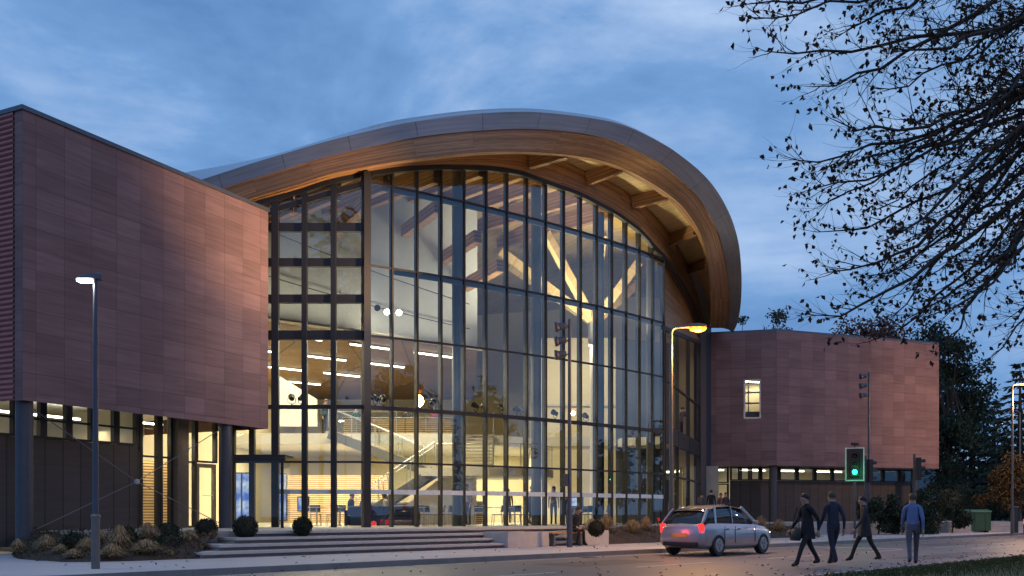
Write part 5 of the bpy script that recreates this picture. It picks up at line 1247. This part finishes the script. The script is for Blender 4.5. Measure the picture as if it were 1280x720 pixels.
# ------------------------------------------------------------------ people
CL = {}
def cloth(c):
    k = tuple(c)
    if k not in CL: CL[k] = mat('cloth_%d' % len(CL), c, 0.85, var=0.2, scale=9, bump=0.15, bscale=25)
    return CL[k]
SKIN = mat('skin', (0.42, 0.25, 0.18), 0.55, var=0.05)
SHOE = mat('shoe_leather', (0.02, 0.018, 0.016), 0.5)
HAIRS = [mat('dark_hair', (0.018, 0.012, 0.009), 0.6), mat('brown_hair', (0.07, 0.04, 0.022), 0.6)]
EYE_M = mat('eye_dark', (0.01, 0.008, 0.008), 0.2)
def person(label, loc, rz, pose='stand', top=(0.05, 0.05, 0.06), legs=(0.03, 0.03, 0.04), hair=0, h=1.74, group=None, stride=0.3, fine=False, seat=0.46, lean=0.05, armpose='down', long_hair=False, sleeves=True, coat=False):
    k = h / 1.75
    vs, es, rad, lab = [], [], [], []
    def add(p, r, parent, l):
        vs.append(V(p) * k); rad.append(r * k); lab.append(l)
        if parent is not None: es.append((parent, len(vs) - 1))
        return len(vs) - 1
    pz = 0.95
    if pose == 'sit': pz = seat / k + 0.10
    d = pz - 0.95; y0 = 0.0
    ly = -lean
    pel = add((0, y0, pz), 0.135, None, 'legs'); wa = add((0, y0 + ly * 0.3, 1.10 + d), 0.118, pel, 'top'); ch = add((0, y0 + ly * 0.7, 1.30 + d), 0.135, wa, 'top')
    nb = add((0, y0 + ly, 1.43 + d), 0.085, ch, 'top'); nk = add((0, y0 + ly * 1.1 - 0.005, 1.49 + d), 0.060, nb, 'skin'); hd = add((0, y0 + ly * 1.3 - 0.02, 1.565 + d), 0.088, nk, 'skin'); hc = add((0, y0 + ly * 1.4 - 0.02, 1.645 + d), 0.104, hd, 'skin'); ht = add((0, y0 + ly * 1.4 - 0.005, 1.715 + d), 0.066, hc, 'skin')
    add((0, y0 + ly * 1.3 - 0.122, 1.625 + d), 0.014, hc, 'skin')      # nose
    hands = []
    for sx in (-1, 1):
        sh = add((sx * 0.165, y0 + ly * 0.9, 1.405 + d), 0.064, nb, 'top')
        sw = stride * sx * (1 if pose == 'walk' else 0)
        if armpose == 'down': el = (sx * 0.215, y0 + ly * 0.5 + 0.03 + sw * 0.45, 1.13 + d); wr = (sx * 0.225, y0 - 0.07 + ly * 0.4 + sw * 0.75, 0.89 + d)
        elif armpose == 'front': el = (sx * 0.22, y0 - 0.06, 1.14 + d); wr = (sx * 0.12, y0 - 0.27, 1.12 + d)
        elif armpose == 'lap': el = (sx * 0.22, y0 - 0.02, 1.14 + d); wr = (sx * 0.10, y0 - 0.26, 1.02 + d)
        elif armpose == 'photo': el = (sx * 0.24, y0 - 0.14, 1.26 + d); wr = (sx * 0.07, y0 - 0.24, 1.50 + d)
        e = add(el, 0.046, sh, 'top'); w_ = add(wr, 0.030, e, 'top' if sleeves else 'skin')
        dr = (V(wr) - V(el)).normalized(); sd = V((0, 1, 0)) if abs(dr.y) < 0.7 else V((1, 0, 0))
        pm = add(V(wr) + dr * 0.075, 0.034, w_, 'skin')
        if fine:
            for q, (o_, L_) in enumerate(((-0.030, 0.072), (-0.010, 0.084), (0.011, 0.078), (0.031, 0.060))):
                b1 = add(V(wr) + dr * 0.115 + sd * o_, 0.0105, pm, 'skin'); b2 = add(V(wr) + dr * (0.115 + L_ * 0.55) + sd * o_ * 1.1 + V((-sx * 0.008, 0, 0)), 0.0095, b1, 'skin'); add(V(wr) + dr * (0.115 + L_) + sd * o_ + V((-sx * 0.026, 0, 0)), 0.008, b2, 'skin')
            t1 = add(V(wr) + dr * 0.05 - sd * 0.048, 0.012, pm, 'skin'); add(V(wr) + dr * 0.09 - sd * 0.062 + V((-sx * 0.012, 0, 0)), 0.010, t1, 'skin')
        else: add(V(wr) + dr * 0.16 + V((-sx * 0.02, 0, 0)), 0.022, pm, 'skin')
        hp = add((sx * 0.088, y0, pz - 0.05), 0.098, pel, 'legs')
        if pose == 'sit':
            kn = (sx * 0.12, y0 - 0.43, pz - 0.04); an = (sx * 0.12, y0 - 0.40 - 0.05 * sx, 0.085)
        elif pose == 'walk':
            f = -stride * sx; kn = (sx * 0.09, y0 + f * 0.55 - 0.05, 0.51); an = (sx * 0.085, y0 + f * 1.05 + (0.03 if f > 0 else -0.04), 0.10 + (0.05 if f > 0 else 0.0))
        else: kn = (sx * 0.095, y0 - 0.02, 0.50); an = (sx * 0.095, y0 + 0.01, 0.085)
        kk = add(kn, 0.062, hp, 'legs'); aa = add(an, 0.046, kk, 'legs')
        heel = add((an[0], an[1] + 0.03, an[2] - 0.04), 0.040, aa, 'shoe'); add((an[0] + sx * 0.015, an[1] - 0.15, max(0.035, an[2] - 0.05)), 0.036, aa, 'shoe')
    me = bpy.data.meshes.new('person'); me.from_pydata([tuple(p) for p in vs], es, []); o = bpy.data.objects.new('person', me); COL.objects.link(o)
    md = o.modifiers.new('skin', 'SKIN'); sv = me.skin_vertices[0].data
    for i, r in enumerate(rad): sv[i].radius = (r, r); sv[i].use_root = (i == 0)
    for i in (pel, wa, ch): sv[i].radius = (rad[i] * 1.18, rad[i] * 0.80)
    md.use_smooth_shade = True
    sb = o.modifiers.new('sub', 'SUBSURF'); sb.levels = 2 if fine else 1; sb.render_levels = sb.levels
    dg = bpy.context.evaluated_depsgraph_get(); m2 = bpy.data.meshes.new_from_object(o.evaluated_get(dg))
    o.modifiers.clear(); o.data = m2; bpy.data.meshes.remove(me); m2.name = 'person'
    order = ['top', 'legs', 'skin', 'shoe']
    m2.materials.clear()
    for m_ in (cloth(top), cloth(legs), SKIN, SHOE): m2.materials.append(m_)
    for p in m2.polygons:
        c = p.center; best = None
        for a, b in es:
            A, B = vs[a], vs[b]; ab = B - A; t = max(0, min(1, (c - A).dot(ab) / max(1e-9, ab.length_squared))); dd = (c - (A + ab * t)).length - (rad[a] * (1 - t) + rad[b] * t)
            if best is None or dd < best[0]: best = (dd, lab[b] if t > 0.25 or lab[a] == lab[b] else lab[a])
        p.material_index = order.index(best[1]); p.use_smooth = True
    o.location = loc; o.rotation_euler = (0, 0, rz)
    tag(o, label, 'person', group)
    if coat:
        m = MB(); rows = []
        for z, wx, wy in ((1.16, 0.150, 0.108), (1.0, 0.175, 0.130), (0.85, 0.190, 0.150), (0.68, 0.205, 0.180)): rows.append([V((wx * k * math.cos(a), (wy * math.sin(a) + ly * 0.3) * k, (z + 0.015 * math.sin(3 * a)) * k)) for a in [2 * math.pi * q / 24 for q in range(24)]])
        m.loft(rows[::-1], closed=True); m.build('coat_skirt', cloth(top), o, world=False, smooth=True)
    hcp = vs[hc]; m = MB(); rows = []
    for j in range(8):
        e = R(-14 + j * 14.8); rows.append([hcp + V((0.094 * k * math.cos(a) * math.cos(e), 0.016 + 0.106 * k * math.sin(a) * math.cos(e), 0.006 + 0.104 * k * math.sin(e) - (0.10 if (long_hair and j == 0 and math.sin(a) > -0.3) else 0) - (0.03 if (j == 0 and math.sin(a) > 0.3) else 0) + (0.035 if (j == 0 and math.sin(a) < -0.5) else 0))) for a in [2 * math.pi * q / 16 for q in range(16)]])
    m.loft(rows, closed=True); m.build('hair', HAIRS[hair], o, world=False, smooth=True)
    m = MB()
    for sx in (-1, 1): m.lathe([(0.004, -0.008), (0.009, -0.003), (0.009, 0.003), (0.004, 0.008)], hcp + V((sx * 0.033, -0.092, -0.012)) * k, 8)
    m.build('eyes', EYE_M, o, world=False)
    return o
TX = math.atan2
def face_dir(dx, dy): return math.atan2(dx, -dy)   # heading of the local -Y axis
# pedestrians crossing the near edge of the road
pr = [(1010, 22.3, (0.012, 0.012, 0.016), (0.02, 0.018, 0.022), 0, 'person in a black coat walking with a shoulder bag, leftmost at the crossing', 0.30, 1.72, (-0.9, -0.25)),
      (1042, 22.9, (0.02, 0.03, 0.055), (0.022, 0.026, 0.045), 1, 'person in dark navy jacket walking beside the one with the bag', -0.22, 1.78, (-0.2, 0.95)),
      (1082, 24.6, (0.03, 0.03, 0.034), (0.028, 0.022, 0.022), 0, 'person in charcoal clothes walking in the middle of the crossing group', -0.30, 1.70, (-0.9, 0.1)),
      (1141, 23.0, (0.13, 0.18, 0.36), (0.10, 0.10, 0.13), 1, 'person in pale blue jacket and grey trousers, rightmost at the crossing', -0.24, 1.74, (0.3, 0.9))]
for px, Z, top, legs, hr, lb, st_, h_, (dx, dy) in pr:
    q = G(px, Z, 0.0)
    if -0.714 * q.x + 0.7 * q.y < VERGEQ + 0.1: q = q + QN * (VERGEQ + 0.15 - (-0.714 * q.x + 0.7 * q.y))
    q.z = 0.003
    o = person(lb, q, face_dir(dx, dy), 'walk', top, legs, hr, h_, 'pedestrians at the crossing', st_, True, coat=('coat' in lb or 'charcoal' in lb), armpose='down')
    if 'bag' in lb and 'beside' not in lb:
        bg_ = thing('shoulder_bag', 'black shoulder bag carried by the leftmost pedestrian', 'bag', tuple(q + V((-0.30, -0.02, 0.62))), face_dir(dx, dy))
        m = MB(); rr = []
        for z, w_, t_ in ((0.0, 0.17, 0.07), (0.05, 0.20, 0.09), (0.2, 0.19, 0.085), (0.27, 0.17, 0.04)): rr.append([(w_ * math.cos(a) * (1.1 - 0.1 * abs(math.cos(a))), t_ * math.sin(a), z) for a in [2 * math.pi * i / 14 for i in range(14)]])
        m.loft(rr, closed=True); m.face(rr[-1]); m.face(rr[0][::-1]); m.build('bag_body', M['black'], bg_, world=False, smooth=True)
        m = MB(); m.tube([(-0.16, 0, 0.24), (-0.1, 0.03, 0.5), (0.0, 0.05, 0.78), (0.1, 0.03, 0.5), (0.16, 0, 0.24)], 0.013, 6); m.build('strap', M['black'], bg_, world=False)
# seated on the bench
q = RS(25.75, 22.27, ZP); person('person in dark clothes sitting hunched on the timber bench', q, face_dir(QN.x * -1, QN.y * -1), 'sit', (0.02, 0.022, 0.028), (0.015, 0.016, 0.02), 0, 1.74, None, 0.3, True, 0.49, 0.22, 'lap')
# inside the hall
def inside(px, Z, z, rz, pose, top, legs, label, hair=0, arm='down', seat=0.46, lh=False, h=1.72): 
    return person(label, G(px, Z, z), rz, pose, top, legs, hair, h, 'people inside the hall', 0.28, False, seat, 0.08, arm, lh)
BK = (0.015, 0.015, 0.02)
inside(437, 39.5, ZPL, R(70), 'sit', (0.03, 0.03, 0.035), BK, 'person in dark top sitting at a table in the left glass bay', 0, 'front')
inside(456, 40.5, ZPL, R(20), 'sit', (0.10, 0.08, 0.07), BK, 'person in brown top sitting just behind the thick facade post', 1, 'front')
inside(484, 38.2, ZPL, R(-70), 'sit', (0.62, 0.62, 0.62), BK, 'person in white shirt sitting on the navy sofa', 0, 'front')
inside(574, 38.8, ZPL, R(10), 'stand', (0.36, 0.30, 0.42), BK, 'person in lilac top standing left of the first round column', 0)
inside(585, 39.4, ZPL, R(-40), 'stand', (0.30, 0.27, 0.33), (0.05, 0.05, 0.07), 'person in grey lilac top standing close behind the first round column', 1)
inside(635, 46.5, ZPL, R(180), 'stand', BK, BK, 'person in black by the doorway of the cream wall', 0)
inside(662, 42.2, ZPL, R(90), 'stand', (0.02, 0.02, 0.025), BK, 'person in black standing left of the second round column', 0)
inside(692, 43.0, ZPL, R(0), 'stand', (0.45, 0.32, 0.24), (0.1, 0.08, 0.07), 'person in tan top standing near the wall screen', 1, lh=True)
inside(706, 40.8, ZPL, R(150), 'sit', (0.025, 0.04, 0.10), BK, 'person in navy top sitting before the wall screen', 0, 'front')
inside(445, 46.9, ZL1, R(20), 'sit', (0.02, 0.10, 0.09), BK, 'person in green sitting behind the balcony glass, left end', 0, 'front')
inside(405, 46.7, ZL1, R(60), 'stand', (0.04, 0.09, 0.14), BK, 'person in teal top leaning at the upper stair head', 1)
inside(509, 46.9, ZL1, R(-20), 'sit', (0.06, 0.05, 0.05), BK, 'person in brown sitting behind the balcony glass', 1, 'front')
inside(543, 46.9, ZL1, R(10), 'sit', (0.30, 0.05, 0.05), BK, 'person in red top sitting at the right end of the balcony', 0, 'front', lh=True)
inside(851, 50.3, ZL1, R(50), 'stand', (0.10, 0.09, 0.10), BK, 'person raising a camera on the upper gallery of the side glazing', 0, 'photo')
o = thing('bench', 'upholstered bench on the upper balcony behind the timber counter', 'bench', (-5.4, 47.0, ZL1))
m = MB(); m.box((0, 0.05, 0.22), (5.6, 0.5, 0.44)); m.build('seat', M['grey'], o, world=False, bevel=0.03)
m = MB(); m.box((0, 0.32, 0.62), (5.6, 0.08, 0.42)); m.build('backrest', M['grey'], o, world=False, bevel=0.03)
o = thing('balcony_counter', 'timber fronted counter along the balcony edge below the heads', 'counter', (-5.4, 46.3, ZL1))
m = MB(); m.box((0, 0, 0.38), (5.5, 0.08, 0.74)); m.build('front', M['slat'], o, world=False)
m = MB(); m.box((0, 0.08, 0.77), (5.6, 0.36, 0.04)); m.build('worktop', M['white'], o, world=False)
# group outside the far entrance
for px, Z, top, hr, lb, rz, h_ in ((877, 55.0, (0.10, 0.09, 0.12), 0, 'person in grey coat, leftmost of the group at the far entrance', 160, 1.70), (889, 54.0, (0.012, 0.012, 0.016), 0, 'tall person in black coat in the group at the far entrance', 170, 1.84), (900, 55.2, (0.20, 0.10, 0.10), 1, 'person in dusky red top in the group at the far entrance', 30, 1.68), (908, 54.6, (0.05, 0.05, 0.08), 1, 'person with dark jacket, rightmost of the group at the far entrance', -40, 1.70)):
    person(lb, G(px, Z, ZPL), R(rz), 'stand', top, BK, hr, h_, 'people at the far entrance', 0.3, False)

# ------------------------------------------------------------------ furniture in the hall
def cafe_table(loc, label, rz=0, first=[None]):
    if first[0] is None:
        o = thing('cafe_table', label, 'table', loc, rz, 'cafe tables on the hall floor'); first[0] = o
        m = MB(); m.lathe([(0.40, 0.72), (0.41, 0.73), (0.41, 0.745), (0.40, 0.75)], (0, 0, 0), 20); m.build('tabletop', M['paleconc'], o, world=False)
        m = MB(); m.tube([(0, 0, 0.03), (0, 0, 0.72)], 0.03, 10); m.lathe([(0.24, 0.0), (0.22, 0.02), (0.04, 0.04)], (0, 0, 0), 18); m.build('pedestal', M['steel'], o, world=False)
    else: o = copy_tree(first[0]); o.location = loc; o.rotation_euler = (0, 0, rz); o['label'] = label
    return o
def chair(loc, rz, label, first=[None]):
    if first[0] is None:
        o = thing('cafe_chair', label, 'chair', loc, rz, 'cafe chairs on the hall floor'); first[0] = o
        m = MB(); m.box((0, 0, 0.44), (0.42, 0.42, 0.035)); m.build('seat', M['black'], o, world=False, bevel=0.01)
        m = MB(); m.loft([[(x, 0.20 - 0.10 * (x / 0.21) ** 2 * 0.5 + y, z) for x in (-0.21, -0.1, 0, 0.1, 0.21)] for z, y in ((0.55, 0.0), (0.70, 0.03), (0.82, 0.05))]); m.build('backrest', M['black'], o, world=False)
        for sx in (-1, 1):
            for sy in (-1, 1):
                m = MB(); m.tube([(sx * 0.19, sy * 0.19, 0.42), (sx * 0.22, sy * 0.23, 0.0)], 0.013, 6); m.build('leg', M['steel'], o, world=False)
            m = MB(); m.tube([(sx * 0.19, 0.19, 0.44), (sx * 0.20, 0.22, 0.80)], 0.012, 6); m.build('back_post', M['steel'], o, world=False)
    else: o = copy_tree(first[0]); o.location = loc; o.rotation_euler = (0, 0, rz); o['label'] = label
    return o
tb = [(396, 38.4, 'left glass bay, beside the lobby'), (425, 38.6, 'left glass bay, before the seated person'), (462, 39.6, 'behind the thick facade post'), (530, 38.4, 'third pane of the curved front'), (552, 40.6, 'pane left of the first round column, farther in'), (604, 39.2, 'pane right of the first round column'), (630, 40.2, 'pane before the curved landing'), (651, 41.8, 'pane left of the second round column'), (718, 41.6, 'pane in front of the wall screen'), (741, 43.4, 'pane at the end of the cream wall')]
for i, (px, Z, lb) in enumerate(tb):
    c = G(px, Z, ZPL + 0.006); cafe_table(tuple(c), 'round pale cafe table, ' + lb)
    for a, nm in ((rng.uniform(0, 2), 'near side'), (rng.uniform(2.6, 4.2), 'far side')):
        chair((c.x + 0.62 * math.sin(a), c.y - 0.62 * math.cos(a), ZPL + 0.006), a + math.pi, 'black chair on %s of table %s' % (nm, lb))
o = thing('sofa', 'long navy sofa seen low behind the glass in the middle of the hall', 'sofa', tuple(G(478, 37.6, ZPL + 0.006)), R(8))
m = MB(); m.box((0, 0, 0.22), (2.6, 0.8, 0.40)); m.build('seat', M['navy'], o, world=False, bevel=0.05)
m = MB(); m.box((0, -0.36, 0.60), (2.6, 0.18, 0.36)); m.build('backrest', M['navy'], o, world=False, bevel=0.05)
for sx in (-1, 1):
    m = MB(); m.box((sx * 1.38, 0, 0.32), (0.16, 0.86, 0.60)); m.build('armrest', M['navy'], o, world=False, bevel=0.04)
o = thing('reception_counter', 'long pale timber counter under the landing', 'counter', tuple(G(530, 45.2, ZPL + 0.006)), 0)
m = MB(); m.box((0, 0, 0.5), (5.5, 0.5, 1.0)); m.build('front', M['slat'], o, world=False)
m = MB(); m.box((0, -0.05, 1.03), (5.7, 0.7, 0.06)); m.build('worktop', M['white'], o, world=False)
def screen_mat(name, s1, bright):
    m, nt, b, N, L = nmat(name); tc = N.new('ShaderNodeTexCoord'); nz = N.new('ShaderNodeTexNoise'); nz.inputs['Scale'].default_value = s1; nz.inputs['Detail'].default_value = 2
    L.new(tc.outputs['Object'], nz.inputs['Vector']); cr = N.new('ShaderNodeValToRGB'); cr.color_ramp.interpolation = 'EASE'; e = cr.color_ramp.elements
    e[0].position = 0.38; e[0].color = (0.10, 0.22, 0.75, 1); e[1].position = 0.62; e[1].color = (0.85, 0.93, 1, 1)
    L.new(nz.outputs['Fac'], cr.inputs['Fac']); L.new(cr.outputs['Color'], b.inputs['Emission Color']); b.inputs['Emission Strength'].default_value = bright; b.inputs['Base Color'].default_value = (0.02, 0.02, 0.03, 1); b.inputs['Roughness'].default_value = 0.2
    return m
SCR = screen_mat('lit_screen', 1.6, 0.85)
def screen(px, Z, py0, py1, wpx, label, rz=0):
    a, b = P(px, py1, Z), P(px, py0, Z); w_ = wpx * Z / F; h_ = b.z - a.z
    o = thing('display_screen', label, 'screen', tuple(a), rz, 'lit display screens')
    m = MB(); m.box((0, 0.04, h_ / 2), (w_ + 0.10, 0.07, h_ + 0.10)); m.build('casing', M['black'], o, world=False)
    m = MB(); m.face([(-w_ / 2, -0.003, 0), (w_ / 2, -0.003, 0), (w_ / 2, -0.003, h_), (-w_ / 2, -0.003, h_)]); m.build('display', SCR, o, world=False)
    if a.z > ZPL + 0.3:
        pass
    m = MB(); m.box((0, 0.06, (ZPL - a.z) / 2 - 0.03), (0.12, 0.05, max(0.1, a.z - ZPL - 0.06))); m.build('stand', M['steel'], o, world=False)
screen(295, 40.0, 592, 648, 12, 'tall blue white display seen left of the lobby, leftmost')
screen(310, 40.6, 592, 648, 15, 'tall blue white display right of the leftmost one')
screen(351, 41.0, 593, 650, 13, 'tall blue white display at the left end of the left glass bay')
screen(716, 43.5, 622, 640, 24, 'wide lit screen beside the second round column')
screen(379, 40.5, 622, 638, 12, 'small greenish screen on the counter in the left bay')
# ------------------------------------------------------------------ sky, sun, camera
w = bpy.data.worlds.new('World'); S.world = w; w.use_nodes = True
nt = w.node_tree; N = nt.nodes; L = nt.links
bg = N['Background']
SUN_EL, SUN_AZ = R(3), R(154)
sky = N.new('ShaderNodeTexSky'); sky.sky_type = 'NISHITA'; sky.sun_disc = False
sky.sun_elevation = SUN_EL; sky.sun_rotation = SUN_AZ; sky.air_density = 1.6; sky.dust_density = 0.6; sky.ozone_density = 6
tc = N.new('ShaderNodeTexCoord')
mp = N.new('ShaderNodeMapping'); mp.inputs['Scale'].default_value = (1.0, 1.0, 2.4); mp.inputs['Location'].default_value = (0.35, 0.1, 0.0)
L.new(tc.outputs['Generated'], mp.inputs['Vector'])
n1 = N.new('ShaderNodeTexNoise'); n1.inputs['Scale'].default_value = 2.6; n1.inputs['Detail'].default_value = 9; n1.inputs['Roughness'].default_value = 0.56; n1.inputs['Distortion'].default_value = 0.5
L.new(mp.outputs['Vector'], n1.inputs['Vector'])
n2 = N.new('ShaderNodeTexNoise'); n2.inputs['Scale'].default_value = 9.0; n2.inputs['Detail'].default_value = 8; n2.inputs['Roughness'].default_value = 0.6
L.new(mp.outputs['Vector'], n2.inputs['Vector'])
ma = N.new('ShaderNodeMath'); ma.operation = 'MULTIPLY_ADD'; ma.inputs[1].default_value = 0.22; L.new(n2.outputs['Fac'], ma.inputs[0])
mb_ = N.new('ShaderNodeMath'); mb_.operation = 'MULTIPLY'; mb_.inputs[1].default_value = 0.80; L.new(n1.outputs['Fac'], mb_.inputs[0]); L.new(mb_.outputs[0], ma.inputs[2])
cr = N.new('ShaderNodeValToRGB'); el = cr.color_ramp.elements
el[0].position = 0.36; el[0].color = (0.072, 0.165, 0.37, 1)
el[1].position = 0.70; el[1].color = (0.37, 0.49, 0.70, 1)
e = el.new(0.52); e.color = (0.14, 0.275, 0.52, 1)
L.new(ma.outputs[0], cr.inputs['Fac'])
sc = N.new('ShaderNodeMix'); sc.data_type = 'RGBA'; sc.blend_type = 'MULTIPLY'; sc.inputs['Factor'].default_value = 1.0
sc.inputs['B'].default_value = (0.12, 0.12, 0.12, 1)
L.new(sky.outputs['Color'], sc.inputs['A'])
mx = N.new('ShaderNodeMix'); mx.data_type = 'RGBA'; mx.inputs['Factor'].default_value = 0.93
L.new(sc.outputs['Result'], mx.inputs['A']); L.new(cr.outputs['Color'], mx.inputs['B'])
L.new(mx.outputs['Result'], bg.inputs['Color']); bg.inputs['Strength'].default_value = 1.38
sl_ = bpy.data.lights.new('dusk_sun', 'SUN'); sl_.energy = 0.26; sl_.angle = R(30); sl_.color = (0.95, 0.70, 0.85)
so = bpy.data.objects.new('dusk_sun', sl_); COL.objects.link(so)
dirv = V((0.42, -0.86, 0.33))   # towards the afterglow behind the camera
so.rotation_euler = (-dirv).to_track_quat('-Z', 'Y').to_euler(); so.location = (0, 0, 40)
cam = bpy.data.cameras.new('camera'); co = bpy.data.objects.new('camera', cam); COL.objects.link(co)
co.location = (0, 0, EYE); co.rotation_euler = (R(90), 0, 0)
cam.sensor_width = 36; cam.lens = F / 1280 * 36; cam.shift_y = (642 - 360) / 1280.0; cam.clip_end = 3000; cam.clip_start = 0.1
S.camera = co
S.view_settings.view_transform = 'Standard'; S.view_settings.look = 'None'; S.view_settings.exposure = 0; S.view_settings.gamma = 1
S.view_settings.use_curve_mapping = False
S.render.engine = 'CYCLES'
S.cycles.use_denoising = True
S.cycles.max_bounces = 8; S.cycles.diffuse_bounces = 3; S.cycles.glossy_bounces = 4; S.cycles.transparent_max_bounces = 24; S.cycles.transmission_bounces = 4
S.cycles.sample_clamp_indirect = 4.0; S.cycles.caustics_reflective = False; S.cycles.caustics_refractive = False
